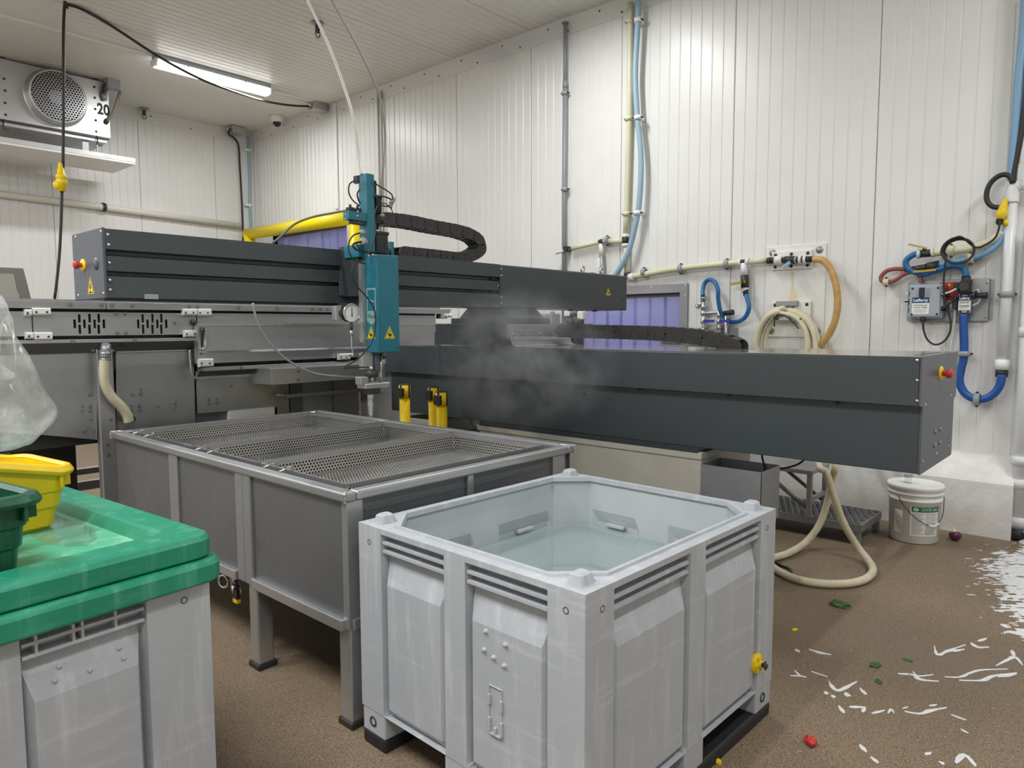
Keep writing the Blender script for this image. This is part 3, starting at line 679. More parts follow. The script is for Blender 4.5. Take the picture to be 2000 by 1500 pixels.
MB().obox(q, PX, PY, PZ, .014, .03, .05).build('lever', 'iron', v); MB().obox(q + V((0, 0, -.03)), PX, PY, PZ, .018, .036, .016).build('lever_end', 'yellow', v)
# baskets
def basket(label, y0, y1, x0=1.455, x1=2.548, dep=.09):
    t = thing('basket', label, 'basket', ((x0 + x1) / 2, (y0 + y1) / 2, TZ - dep - .01), 'perforated baskets in the wash tank')
    z1 = TZ - .004; z0 = z1 - dep; e = .012
    MB().sheet([x0, x1], [y0, y1], lambda x, y: V((x, y, z0))).build('floor', 'perf_z', t, fix=False)
    for y in (y0, y1): MB().sheet([x0, x1], [z0, z1], lambda x, z: V((x, y, z))).build('side', 'perf_y', t, fix=False)
    for x in (x0, x1): MB().sheet([y0, y1], [z0, z1], lambda y, z: V((x, y, z))).build('side', 'perf_x', t, fix=False)
    for a, b, c, d in ((x0 - .003, x1 + .003, y0 - .003, y0 + .004), (x0 - .003, x1 + .003, y1 - .004, y1 + .003), (x0 - .003, x0 + .004, y0, y1), (x1 - .004, x1 + .003, y0, y1)):
        MB().box(a, b, c, d, z1 - .012, z1 + .004).build('edge_strip', 'steel', t); MB().box(a, b, c, d, z0 - .003, z0 + .010).build('edge_strip', 'steel_dull', t)
    for x in (x0, x1):
        for y in (y0, y1): MB().box(x - .004, x + .004, y - .004, y + .004, z0, z1).build('corner_strip', 'steel', t)
    for f in (.2, .4):
        y = y0 + (y1 - y0) * (1 - f); MB().tube([(x0 - .055, y, TZ + .002), (x0 - .004, y, TZ + .016), (x0 + .012, y, TZ - .004)], .0035, 6, 1).build('hook', 'steel_bright', t)
    return t
for yy in (2.714, 3.312): MB().box(TX0 + rw, TX1 - rw, yy, yy + .006, TZ - .12, TZ - .02).build('shade_divider', 'iron', tank)  # dark plates added behind the basket holes as shade in the gaps
basket('perforated steel basket nearest the viewer in the wash tank', 2.10, 2.705)
basket('perforated steel basket in the middle of the wash tank', 2.73, 3.30)
basket('perforated steel basket farthest from the viewer in the wash tank', 3.33, 4.07)
# ------------------------------------------------------------------ gantry base
def warning(parent, c, xd, up, size, kind=0):
    xd, up = V(xd).normalized(), V(up).normalized(); n = xd.cross(up); c = V(c)
    lab = None
    for s, mt, d in ((1.0, 'label_yellow', .0006), (.86, 'ink', .0009), (.74, 'label_yellow', .0012)):
        m = MB(); q = [(-.5, -.36), (.5, -.36), (.0, .58)]
        q = [(x * s, (y + .05) * s - .05) for x, y in q]
        pts = [c + xd * x * size + up * y * size for x, y in q]
        m.add([p - n * .001 for p in pts] + [p + n * d for p in pts], [(2, 1, 0), (3, 4, 5), (0, 1, 4, 3), (1, 2, 5, 4), (2, 0, 3, 5)])
        o = m.build('warning_label' if lab is None else ('label_border' if mt == 'ink' else 'label_field'), mt, parent if lab is None else lab, fix=False)
        lab = lab or o
    if kind == 0: polys = [[(-.03, .30), (.03, .30), (.03, .02), (-.03, .02)], [(-.2, .06), (-.13, .1), (-.02, -.02), (.1, .06), (.2, -.04), (.12, -.16), (-.02, -.18), (-.12, -.1)], [(-.02, -.2), (.03, -.2), (.02, -.27), (-.01, -.27)]]
    else: polys = [[(-.06, .22), (.1, .22), (.02, .06), (.14, .06), (-.06, -.24), (0, -.04), (-.12, -.04)], [(-.16, -.2), (.16, -.2), (.16, -.25), (-.16, -.25)]]
    m = MB()
    for q in polys:
        k = len(q); pts = [c + xd * x * size + up * (y - .03) * size + n * .0012 for x, y in q]
        m.add(pts + [p + n * .0004 for p in pts], [list(range(k, 2 * k))])
    m.build('label_symbol', 'ink', lab, fix=False)
    return lab
def estop(parent, c, d, s=1.0):
    c, d = V(c), V(d)
    o = MB().lathe([(.0001, .006), (.030 * s, .006), (.032 * s, .003), (.032 * s, -.002)], c, d, 20).build('emergency_stop', 'label_yellow', parent)
    MB().lathe([(.012 * s, .005), (.012 * s, .020 * s), (.017 * s, .023 * s), (.020 * s, .027 * s), (.0195 * s, .041 * s), (.014 * s, .046 * s), (.0001, .047 * s)], c, d, 16).build('button', 'red', o)
    return o
GX0, GX1, GY0, GY1 = 3.20, 3.90, .675, 4.10
GT, GM, GB = 1.268, 1.072, .787
base = thing('gantry_base', 'long dark blue-grey machine base cabinet on a beige pedestal', 'machine', ((GX0 + GX1) / 2, (GY0 + GY1) / 2, 0))
MB().prism([(GX0, GM), (GX0, GT - .006), (GX0 + .006, GT), (GX1 - .006, GT), (GX1, GT - .006), (GX1, GM), (GX1 - .02, GM - .004), (GX0 + .02, GM - .004)], 'y', GY0 + .004, 3.52).build('upper_cover', 'gantry', base)
MB().prism([(GX0, GM), (GX0, GT - .006), (GX0 + .006, GT), (GX1 - .006, GT), (GX1, GT - .006), (GX1, GM), (GX1 - .02, GM - .004), (GX0 + .02, GM - .004)], 'y', 3.524, GY1).build('upper_cover', 'gantry', base)
MB().rbox(GX0 + .004, GX1 - .004, GY0 + .008, GY1, GT, GT + .003, .001, 1).build('top_plate', 'top_plate', base)
LX0, LX1 = GX0 + .045, GX1 - .045
MB().rbox(LX0, LX1, GY0 + .006, GY1, GB, GM, .004).build('lower_box', 'gantry', base)
MB().box(LX0 - .004, LX1 + .004, 1.66, 3.20, GB - .028, GB).build('lower_lip', 'groove', base)
e = GY0
MB().prism([(GX0, GM), (GX0, GT + .002), (GX1, GT + .002), (GX1, GM - .012), (LX1 + .004, GM - .02), (LX1 + .004, GB + .006), (LX1 - .004, GB - .002), (LX0 + .002, GB - .002), (LX0 - .002, GB + .002), (LX0 - .002, GM - .006)], 'y', e - .003, e + .006).build('end_plate', 'gantry_end', base)
p = ony(1837, 729, e - .003); estop(base, p, (0, -1, 0), 1.0)
for u, vv in ((1826, 843), (1836, 838), (1825, 870), (1835, 864), (1829, 886)):
    p = ony(u, vv, e - .003); screw(p, (0, -1, 0), base, 1.1, BOLT if vv < 880 else SCREW, 'bolt')
for u, vv in ((1808, 791), (1803, 901), (1858, 772), (1853, 871)): screw(ony(u, vv, e - .003), (0, -1, 0), base, .8)
for vv in (704, 743, 783): screw(onx(1791, vv, GX0), (-1, 0, 0), base, 1.1)
for k in range(7): screw((GX0 + .03, 1.0 + k * .5, GM - .012), (-1, 0, 0), base, 1., SCREW_D)
screw(onx(1142, 768, LX0), (-1, 0, 0), base, 1.8, SCREW_D, 'plug')
for y0 in (.72, 1.6): MB().box(GX0 + .12, GX1 - .12, y0, y0 + .006, GT + .002, GT + .004).build('seam', 'iron', base)
# pedestal, trough and the rear legs under the base
MB().rbox(LX0 + .006, LX1 - .006, 1.645, 3.215, .0, .74, .006).build('pedestal', 'pedestal', base)
MB().rbox(LX0 - .002, LX1 + .002, 1.64, 3.22, .725, .762, .004).build('pedestal_cap', 'pedestal', base)
MB().rbox(LX0 + .05, LX1 - .05, 3.35, 3.62, .0, .66, .03).build('rear_leg', 'pedestal', base)
MB().rbox(LX0 + .05, LX1 - .05, 3.72, 4.05, .0, .74, .01).build('rear_leg', 'pedestal', base)
a0 = onx(1367, 905, LX0); tzt = .706
tr = MB(); x0, x1, y0, y1 = LX0 + .002, 3.47, 1.333, 1.644; z0 = .44
tr.box(x0, x0 + .004, y0, y1, z0, tzt).box(x1 - .004, x1, y0, y1, z0, tzt).box(x0, x1, y0, y0 + .004, z0, tzt).box(x0, x1, y1 - .004, y1, z0, tzt).box(x0, x1, y0, y1, z0, z0 + .004)
tro = tr.build('catch_trough', 'steel_dull', base, bevel=.0015)
MB().box(3.40, 3.46, 1.55, 1.62, 0, .44).build('trough_leg', 'steel_dull', tro)
p0 = onx(1480, 890, 3.5)
tag(MB().tube([(3.5, 1.45, .80), (3.46, 1.42, .74), (3.44, 1.40, .66), (3.40, 1.45, .56)], .005, 8).build('cable', 'cord'), 'thin black cable dropping into the steel trough', 'cable')
tag(MB().tube([onx(u, vv, 3.62) for u, vv in ((1578, 890), (1560, 906), (1535, 914), (1524, 915))], .005, 8).build('cable', 'cord'), 'thin black cable hanging between machine base and steel bench', 'cable')
tag(MB().tube([onx(u, vv, 3.22) for u, vv in ((917, 816), (924, 832), (934, 842), (944, 848))], .005, 8).build('cable', 'cord'), 'thin black cable hanging below the base behind the wash tank', 'cable')
# ------------------------------------------------------------------ gantry beam and its carriage
BX0, BX1, BY0, BY1, BZ0, BZ1 = 1.027, 4.785, 3.08, 3.43, 1.516, 1.786
beam = thing('gantry_beam', 'dark blue-grey grooved gantry beam on a carriage across the base', 'machine', (3.5, 3.25, GT))
XJ = 3.32
pr = [(BY0, BZ1), (BY0, BZ1 - .080), (BY0 + .035, BZ1 - .084), (BY0 + .035, BZ1 - .098), (BY0 + .008, BZ1 - .106), (BY0 + .008, BZ1 - .164), (BY0 + .04, BZ1 - .168), (BY0 + .04, BZ1 - .178), (BY0 + .006, BZ1 - .186), (BY0, BZ0), (BY1, BZ0), (BY1, BZ1)]
MB().prism(pr, 'x', BX0 + .006, XJ - .004).build('grooved_cover', 'gantry', beam)
MB().rbox(XJ, BX1, BY0 - .002, BY1, BZ0, BZ1, .012, 3).build('plain_cover', 'gantry', beam)
for z in (BZ1 - .091, BZ1 - .173): MB().box(XJ - .06, XJ - .005, BY0 + .02, BY0 + .045, z - .006, z + .006).build('groove_stop', 'iron', beam)
MB().rbox(BX0 - .004, BX0 + .008, BY0 - .002, BY1 + .002, BZ0 - .004, BZ1 + .004, .003).build('end_plate', 'gantry_end', beam)
for u, vv in ((148, 463), (197, 452), (202, 573), (153, 577)): screw(onx(u, vv, BX0 - .004), (-1, 0, 0), beam, .9)
estop(beam, onx(163, 518, BX0 - .004), (-1, 0, 0), .8)
p = onx(188, 515, BX0 - .004); MB().lathe([(.0001, .004), (.024, .004), (.026, -.001)], p, (-1, 0, 0), 16).build('key_cover', 'gantry_end', beam)
p = onx(177, 561, BX0 - .004); warning(beam, p, (0, -1, 0), (0, 0, 1), .075, 1)
for u, vv in ((211, 458), (213, 478), (214, 513), (215.5, 547), (216, 566)):
    q = ony(u, vv, BY0 + (.008 if 500 < vv < 520 else 0)); screw(q, (0, -1, 0), beam, 1.1)
for u, vv in ((979, 525), (979, 538), (973, 558), (979, 580), (979, 592)): screw(ony(u, vv, BY0), (0, -1, 0), beam, .9)
p = ony(1188, 571, BY0 - .002); warning(beam, p, (1, 0, 0), (0, 0, 1), .062, 0)
screw(ony(1207, 586, BY0 - .002), (0, -1, 0), beam, .5)
p = ony(295, 578, BY0); MB().box(p.x - .027, p.x + .027, BY0 - .006, BY0 + .004, BZ0 - .002, BZ0 + .018).build('latch', 'grey_plastic', beam)
for u, vv in ((1138, 526), (1175, 526)):
    p = ony(u, vv, BY0 + .12); c = V((p.x, BY0 + .12, BZ1 + .036))
    eo = MB().tube([c + V((.022 * math.cos(a), 0, .022 * math.sin(a))) for a in [2 * math.pi * k / 16 for k in range(17)]], .007, 8, 1, cap=False).build('lifting_eye', 'chrome', beam)
    MB().cyl((c.x, c.y, BZ1 - .002), (c.x, c.y, BZ1 + .016), .012, n=12).build('eye_shank', 'chrome', eo)
for x in (4.12, 4.42): MB().cyl((x, BY0 + .05, BZ0 - .012), (x, BY0 + .05, BZ0 + .002), .02, n=6).build('nut', 'iron', beam)
for x in (4.0, 4.35): MB().box(x, x + .05, BY0 + .03, BY0 + .06, BZ1 - .002, BZ1 + .006).build('seam_plate', 'gantry', beam)
MB().box(BX0, 2.12, BY0 + .02, BY0 + .05, BZ0 - .012, BZ0 + .002).build('lower_flange', 'iron', beam)
# grey bracket plates on the beam beside the head
p0, p1 = ony(668, 528, BY0), ony(710, 577, BY0)
MB().box(ony(666, 530, BY0).x, ony(682, 530, BY0).x, BY0 - .006, BY0 + .03, ony(670, 550, BY0).z, ony(670, 529, BY0).z).build('bracket', 'gantry_end', beam)
MB().box(ony(661, 560, BY0).x, ony(708, 560, BY0).x, BY0 - .018, BY0 - .004, ony(665, 577, BY0).z, ony(665, 549, BY0).z).build('bracket', 'gantry_end', beam)
# carriage
cy0, cy1 = 2.935, 3.575
MB().rbox(GX0 + .01, 3.805, cy0, cy1, GT + .012, 1.415, .004).build('carriage_box', 'gantry', beam)
MB().box(GX0 + .004, GX0 + .012, cy0 + .01, cy1, GT + .006, GT + .055).build('carriage_skirt', 'gantry', beam)
for k in range(5): screw((GX0 + .004, cy1 - .03 - k * .14, GT + .04), (-1, 0, 0), beam, 1.1, SCREW_D)
MB().rbox(GX0 + .06, 3.64, cy0 - .004, cy1 - .10, 1.415, 1.45, .004).build('carriage_plate', 'gantry', beam)
MB().loft([[V(p) for p in ((GX0 + .10, cy0 + .03, 1.45), (3.615, cy0 + .03, 1.45), (3.615, cy1 - .14, 1.45), (GX0 + .10, cy1 - .14, 1.45))], [V(p) for p in ((GX0 + .16, BY0 + .02, BZ0), (3.69, BY0 + .02, BZ0), (3.69, BY1 - .01, BZ0), (GX0 + .16, BY1 - .01, BZ0))]], True, True).build('saddle', 'gantry', beam)
MB().box(GX0 + .02, 3.80, cy0 - .012, cy0, GT + .055, 1.41).build('apron_plate', 'steel_dull', beam)
ap = MB(); x0, x1 = GX0 + .02, 3.83
ap.box(x0, x1 - .02, cy0 - .020, cy0 - .008, 1.340, 1.362); ap.box(x0 + .012, x1, cy0 - .032, cy0 - .014, 1.312, 1.336)
aps = ap.build('apron_strip', 'steel_bright', beam)
for k in range(5): screw((x0 + .03 + k * .135, cy0 - .020, 1.351), (0, -1, 0), beam, .9)
for k in range(5): screw((x0 + .05 + k * .135, cy0 - .032, 1.324), (0, -1, 0), beam, .9)
ap = MB(); prf = [(cy0 - .026, 1.316), (cy0 - .030, 1.295), (cy0 - .045, 1.280), (cy0 - .07, 1.273)]
ap.loft([[V((x, y, z)) for x in (x0 + .012, x1)] + [V((x, y + .003, z - .002)) for x in (x1, x0 + .012)] for y, z in prf], True, True).build('apron_wiper', 'steel_dull', beam)
MB().box(GX0 + .03, GX0 + .06, cy1, cy1 + .03, GT + .004, GT + .09).build('rail_stop', 'iron', beam)
# ------------------------------------------------------------------ cable chains
def link_poly(h, ln, n=6):
    r = h / 2; pts = []
    for k in range(n + 1): a = math.pi / 2 + math.pi * k / n; pts.append((r * math.cos(a) - ln / 2 + r * .6, r * math.sin(a)))
    for k in range(n + 1): a = -math.pi / 2 + math.pi * k / n; pts.append((r * math.cos(a) + ln / 2 - r * .6, r * math.sin(a)))
    return pts
def chain(t, path, side, width, h, step, bolt=True):
    """path polyline of points; side = horizontal unit across the chain"""
    side = V(side); pts = catmull([V(p) for p in path], 14); d = [0]
    for a, b in zip(pts, pts[1:]): d.append(d[-1] + (b - a).length)
    n = int(d[-1] / step)
    def at(s):
        for i in range(len(d) - 1):
            if d[i + 1] >= s: f = (s - d[i]) / max(d[i + 1] - d[i], 1e-9); return pts[i].lerp(pts[i + 1], f)
        return pts[-1]
    for k in range(n):
        a, b = at(k * step), at((k + 1) * step); c = (a + b) / 2; x = (b - a).normalized(); up = x.cross(side) * 1.0
        m = MB(); pl = link_poly(h, step * 1.5); w = width / 2 - (.003 if k % 2 else 0)
        for s0, s1 in ((-w, -w + .009), (w - .009, w)):
            q = [c + side * s0 + x * p[0] + up * p[1] for p in pl] + [c + side * s1 + x * p[0] + up * p[1] for p in pl]; kk = len(pl)
            m.add(q, [list(range(kk))[::-1], list(range(kk, 2 * kk))] + [(i, (i + 1) % kk, kk + (i + 1) % kk, kk + i) for i in range(kk)])
        for z in (-1, 1): m.obox(c + up * z * (h / 2 - .004), x, side, up, step * .62, width - .012, .006)
        o = m.build('chain_link', 'chain', t)
        if bolt: MB().lathe([(.0001, .003), (.006, .003), (.009, -.001)], c + side * (w), side, 8).lathe([(.0001, .003), (.006, .003), (.009, -.001)], c - side * w, -side, 8).build('link_pin', 'iron', o)
yc_ = 3.27
t = thing('cable_chain', 'black cable chain looping above the beam beside the teal head', 'cable chain', (2.9, yc_, BZ1))
pa = lambda u, vv: ony(u, vv, yc_)
c1 = [pa(742, 428), pa(790, 433), pa(840, 443), pa(890, 452), pa(920, 463), pa(934, 480), pa(926, 494), pa(895, 498), pa(840, 496), pa(775, 487)]
c1[-1].z = c1[-2].z = BZ1 + .037; c1[-3].z = BZ1 + .038
chain(t, c1, PY, .10, .07, .052)
t = thing('cable_chain', 'long black cable chain lying along the top of the base cabinet', 'cable chain', (3.70, 2.2, GT))
xx = 3.70
c2 = [onx(1100, 646, xx), onx(1180, 648, xx), onx(1260, 650, xx), onx(1330, 654, xx), onx(1380, 660, xx), onx(1415, 667, xx), onx(1440, 676, xx), onx(1458, 692, xx)]
chain(t, c2, PX, .10, .085, .058)
MB().rbox(3.66, 3.76, 2.84, 2.92, GT + .06, GT + .08, .003).build('chain_shelf', 'steel_dull', t)
# ------------------------------------------------------------------ cutting head on the beam
head = thing('cutting_head', 'teal waterjet cutting head hanging on the front of the beam', 'machine', (2.2, 2.9, .95))
HX0, HX1, HY0, HY1, HZ0, HZ1 = 2.143, 2.276, 2.80, 2.905, 1.268, 1.747
MB().rbox(HX0, HX1, HY0, HY1, HZ0, HZ1, .006, 2).build('housing', 'teal', head)
CX0, CX1, CY0, CY1, CZ1 = 2.150, 2.205, 2.88, 2.945, 2.142
ch_ = [(CX0, CY0), (CX1 - .012, CY0), (CX1, CY0 + .012), (CX1, CY1), (CX0, CY1)]
MB().prism(ch_, 'z', 1.70, CZ1).build('column', 'teal', head)
MB().box(CX0 - .02, CX1 + .12, CY1 - .01, BY0 + .02, 1.55, 1.80).build('back_plate', 'groove', head)
MB().box(CX0 - .03, CX1, CY1 - .03, CY1 + .09, 1.74, 1.80).build('foot_plate', 'teal', head)
a, b = ony(677, 412, CY0 + .02), ony(703, 432, CY0 + .02)
MB().rbox(a.x, CX0 + .002, CY0 + .004, CY0 + .05, b.z, a.z, .002).build('side_arm', 'teal', head)
MB().box(ony(692, 434, CY0).x, CX0, CY0 + .01, CY0 + .045, b.z - .016, b.z).build('arm_foot', 'iron', head)
for u in (684, 698): 
    p = ony(u, 404, CY0 + .025); MB().rbox(p.x - .016, p.x + .016, p.y - .016, p.y + .016, a.z - .002, a.z + .02, .003).cyl((p.x, p.y, a.z + .018), (p.x, p.y, a.z + .034), .006, n=8).build('fitting', 'black', head)
for u, vv in ((675, 419), (675, 428), (699, 413), (699, 422)): screw(ony(u, vv, CY0 + .003), (0, -1, 0), head, .8)
p = ony(744, 475, CY0); MB().rbox(p.x - .03, p.x + .04, CY0 - .01, CY0 + .07, ony(744, 497, CY0).z, ony(744, 454, CY0).z, .008).build('motor', 'black', head)
MB().rbox(p.x - .033, p.x + .043, CY0 - .013, CY0 + .073, ony(744, 459, CY0).z, ony(744, 454, CY0).z + .004, .003).build('motor_cap', 'black', head)
p = ony(758, 478, CY0 + .09); MB().box(p.x - .004, p.x + .014, CY0 + .06, CY0 + .16, HZ1 - .01, ony(758, 473, CY0 + .09).z).build('side_plate', 'teal', head)
p = ony(738, 398, CY0 + .02); 
MB().lathe([(.010, -.05), (.018, -.045), (.02, .02), (.022, .035), (.017, .042), (.0001, .043)], p, PZ, 12).build('sensor', 'black', head)
q0, q1 = ony(738, 410, CY0 + .03), ony(740, 446, CY0 + .03)
MB().rbox(q0.x - .016, q0.x + .016, CY0 + .02, CY0 + .06, q1.z + .02, q0.z + .02, .004).cyl(q1 + V((0, .01, .04)), q1 + V((0, .01, -.005)), .010, .006, 10).build('connector', 'black', head)
p = ony(729, 365, CY0 + .02); MB().box(p.x, p.x + .012, CY0 + .01, CY0 + .04, p.z - .05, p.z + .03).build('bracket', 'black', head)
p = ony(699, 350, CY0 + .02); MB().box(p.x - .012, p.x + .004, CY0 + .01, CY0 + .04, p.z - .02, p.z + .015).build('bracket', 'black', head)
for u, vv, s in ((708, 454, 1), (710, 472, 1.35)):
    p = ony(u, vv, CY0 - .004); MB().lathe([(.012 * s, -.012), (.014 * s, .0), (.014 * s, .02), (.010 * s, .026), (.0001, .026)], p + V((.004, 0, 0)), (-.85, -.5, 0), 12).build('cable_gland', 'grey_plastic', head)
for pts, r in (([(698, 352), (684, 358), (681, 374), (688, 390), (702, 402)], .0035), ([(703, 370), (698, 378), (700, 390), (704, 398)], .004), ([(730, 354), (738, 362), (752, 370), (765, 380), (767, 390)], .0035),
               ([(767, 390), (766, 400), (756, 403), (742, 400)], .0035), ([(731, 383), (745, 383), (757, 386), (764, 390)], .004), ([(740, 398), (754, 398), (766, 412), (765, 430), (752, 434), (742, 428)], .0025),
               ([(704, 455), (690, 460), (681, 476), (683, 495), (695, 510), (714, 515)], .0035), ([(705, 472), (690, 477), (694, 486), (712, 492), (738, 492), (752, 484), (756, 470)], .005), ([(696, 474), (702, 486), (715, 491)], .003),
               ([(737, 402), (732, 420), (734, 450), (726, 482), (712, 505), (692, 518), (687, 535), (695, 556), (716, 580), (731, 605), (733, 640), (725, 670), (700, 700), (672, 718), (690, 718), (720, 717)], .0036)):
    yy = CY0 - .012 if pts[0][0] < 737 or len(pts) > 6 else CY0 + .01
    if len(pts) > 9: yy = HY0 - .02
    MB().tube([ony(u, vv, yy) for u, vv in pts], r, 8, 6).build('cable', 'cord', head)
p = ony(766, 391, CY0 + .01); MB().cyl(p + V((-.01, 0, -.02)), p + V((.012, 0, .012)), .011, n=10).cyl(p + V((-.005, 0, -.004)), p + V((-.012, 0, -.04)), .009, n=10).build('plug', 'grey_plastic', head)
p = ony(747, 421, CY0 + .02); MB().cyl(p + V((-.02, 0, 0)), p + V((.008, 0, 0)), .008, n=10).build('gland', 'grey_plastic', head)
# labels on the housing
fc = ony(761, 652, HY0); warning(head, V((fc.x, HY0, fc.z)), (1, 0, 0), (0, 0, 1), .066, 0)
lc = onx(729, 652, HX0); warning(head, V((HX0, (HY0 + HY1) / 2 + .005, fc.z)), (0, -1, 0), (0, 0, 1), .066, 0)
# maker's mark on the side of the housing: rounded badge with a wave and the word
ym = (HY0 + HY1) / 2; zt = onx(727, 602, HX0).z
def flat(poly, z, mat, name, d, par): 
    m = MB(); k = len(poly); pts = [V((HX0 - d, ym - a, z + b)) for a, b in poly]; m.add(pts + [p + V((.002, 0, 0)) for p in pts], [list(range(k))[::-1]] + [(i, (i + 1) % k, k + (i + 1) % k, k + i) for i in range(k)]); return m.build(name, mat, par)
bd = flat([(-.036, .098), (.036, .098), (.036, -.062), (.0, -.082), (-.036, -.062)], zt, 'grey_teal', 'badge', .0006, head)
flat([(-.029, .09), (.029, .09), (.029, .04), (.012, .034), (-.006, .044), (-.029, .05)], zt, 'teal', 'badge_wave', .0010, bd)
flat([(-.029, .040), (-.006, .036), (.012, .028), (.029, .034), (.029, -.012), (-.029, -.012)], zt, 'teal', 'badge_wave', .0010, bd)
text('Flow', .034, (HX0 - .0011, ym, zt - .040), (0, -1, 0), (0, 0, 1), 'teal', bd, width=.056)
for u, vv in ((719, 499), (728, 498)): screw(ony(u, vv, HY0 + .03), (-1, 0, 0), head, 1)
# stainless back rail, glass tube and jet nozzle below the housing
HN = 2.85
hp = lambda u, vv, y=HN: ony(u, vv, y)
a, b = hp(708, 510, HY1), hp(713, 668, HY1)
MB().box(a.x - .012, HX0 + .004, HY1 - .01, HY1 + .02, b.z, a.z).build('back_rail', 'steel_v', head)
MB().cyl((hp(749, 690).x, HN + .02, HZ0 + .01), (hp(748, 755).x, HN + .02, hp(748, 755).z), .0205, n=20).build('spray_tube', 'clear', head)
MB().cyl((hp(749, 690).x, HN + .02, HZ0 + .01), (hp(748, 755).x, HN + .02, hp(748, 750).z), .009, n=12).build('tube_rod', 'steel_bright', head)
MB().rbox(hp(735, 700).x, hp(742, 700).x, HN, HN + .06, hp(738, 725).z, HZ0 + .002, .002).build('guide_plate', 'gantry_end', head)
MB().rbox(hp(713, 700).x, hp(734, 700).x, HN + .02, HN + .05, hp(720, 722).z, HZ0 + .002, .002).build('mount_block', 'steel', head)
MB().lathe([(.0001, .012), (.012, .014), (.03, .008), (.032, -.02), (.026, -.024), (.0001, -.024)], hp(726, 727), PZ, 18).build('collar', 'iron', head)
MB().cyl(hp(726, 733), hp(726, 745), .014, n=12).cyl(hp(725, 716), hp(726, 724), .008, n=8).build('stem', 'steel', head)
MB().rbox(hp(709, 748).x, hp(757, 748).x, HN - .02, HN + .05, hp(730, 758).z, hp(730, 748).z, .004).build('clamp_plate', 'steel', head)
MB().rbox(hp(703, 745).x, hp(718, 745).x, HN - .01, HN + .04, hp(710, 752).z, hp(710, 736).z, .004).build('side_block', 'steel_dull', head)
MB().rbox(hp(715, 763).x, hp(739, 763).x, HN - .02, HN + .03, hp(727, 769).z, hp(727, 757).z, .004).build('nozzle_block', 'iron', head)
MB().rbox(hp(740, 757).x, hp(756, 757).x, HN, HN + .04, hp(748, 763).z, hp(748, 752).z, .003).build('tube_socket', 'steel', head)
nz = [(.012, 0), (.013, hp(724, 776).z - .96), ]
z0 = hp(724, 813).z; pn = hp(724, 770); hh = pn.z - z0
MB().lathe([(.0001, 0), (.010, 0), (.0115, .012), (.0105, .020), (.013, .022), (.0125, hh * .45), (.0155, hh * .46), (.0155, hh * .62), (.013, hh * .63), (.0135, hh * .8), (.017, hh * .82), (.017, hh)], (pn.x, HN, z0), PZ, 16, smooth=False).build('nozzle', 'steel', head)
# pressure gauge
gz = 2.95; g = thing('pressure_gauge', 'round white-faced pressure gauge in a black case beside the teal head', 'gauge', ony(686, 640, gz))
gd = V((-.12, -1, 0)).normalized()
c = ony(687, 611, gz)
case = MB().lathe([(.0001, -.062), (.036, -.058), (.046, -.04), (.047, 0), (.042, .002)], c, gd, 28).build('case', 'black', g)
MB().lathe([(.0001, .0), (.042, .0), (.042, -.004)], c, gd, 28, False).build('dial', 'label_white', g)
gx = gd.cross(PZ) * -1.0; nn = gd
tk = MB()
for k in range(21):
    a = math.radians(225 - k * 13.5); d_ = gx * math.cos(a) + PZ * math.sin(a); ln = .006 if k % 5 == 0 else .003
    tk.obox(c + d_ * (.036 - ln / 2) + nn * .0006, d_, d_.cross(nn), nn, ln, .0018, .0006)
tag(tk.build('dial_marks', 'ink', g), kind='stuff')
MB().obox(c + PZ * .006 + nn * .002, gx, PZ, nn, .003, .042, .001).obox(c - PZ * .012 + nn * .002, gx, PZ, nn, .005, .014, .001).build('needle', 'ink', g)
MB().lathe([(.044, -.004), (.048, -.002), (.048, .005), (.042, .006), (.041, .001)], c, gd, 28).build('bezel', 'chrome', g)
b0 = ony(686, 630, gz); b1 = ony(686, 648, gz)
MB().cyl(b0, b1, .008, n=10).build('stem', 'iron', g)
MB().tube([b1, ony(687, 668, gz), ony(688, 684, gz), ony(693, 691, gz), ony(707, 691, gz)], .0045, 8).build('pipe', 'steel', g)
MB().cyl(b1 + V((0, 0, .008)), b1 - V((0, 0, .02)), .009, n=6).build('nut', 'steel', g)
p = ony(661, 611, gz + .04); MB().rbox(p.x - .02, p.x + .012, p.y - .01, p.y + .03, p.z - .038, p.z + .035, .003).build('mounting_plate', 'grey_plastic', g)
MB().cyl(ony(665, 611, gz + .02), c - nn * .04, .012, n=10).build('mounting_stud', 'iron', g)
# line feeding the head from the beam
tag(MB().tube([ony(u, vv, 2.98) for u, vv in ((494, 592), (503, 630), (525, 668), (560, 702), (610, 728), (660, 735), (700, 737))], .0055, 8).build('pressure_line', 'steel_dull'), 'thin steel pressure line curving under the beam to the nozzle', 'pipe')
tag(MB().tube([ony(u, vv, 3.30) for u, vv in ((533, 474), (548, 462), (575, 438), (610, 424), (650, 416), (677, 411))], .006, 8).build('hose_line', 'cable_grey'), 'grey hose arching from behind the beam to the arm of the teal head', 'hose')
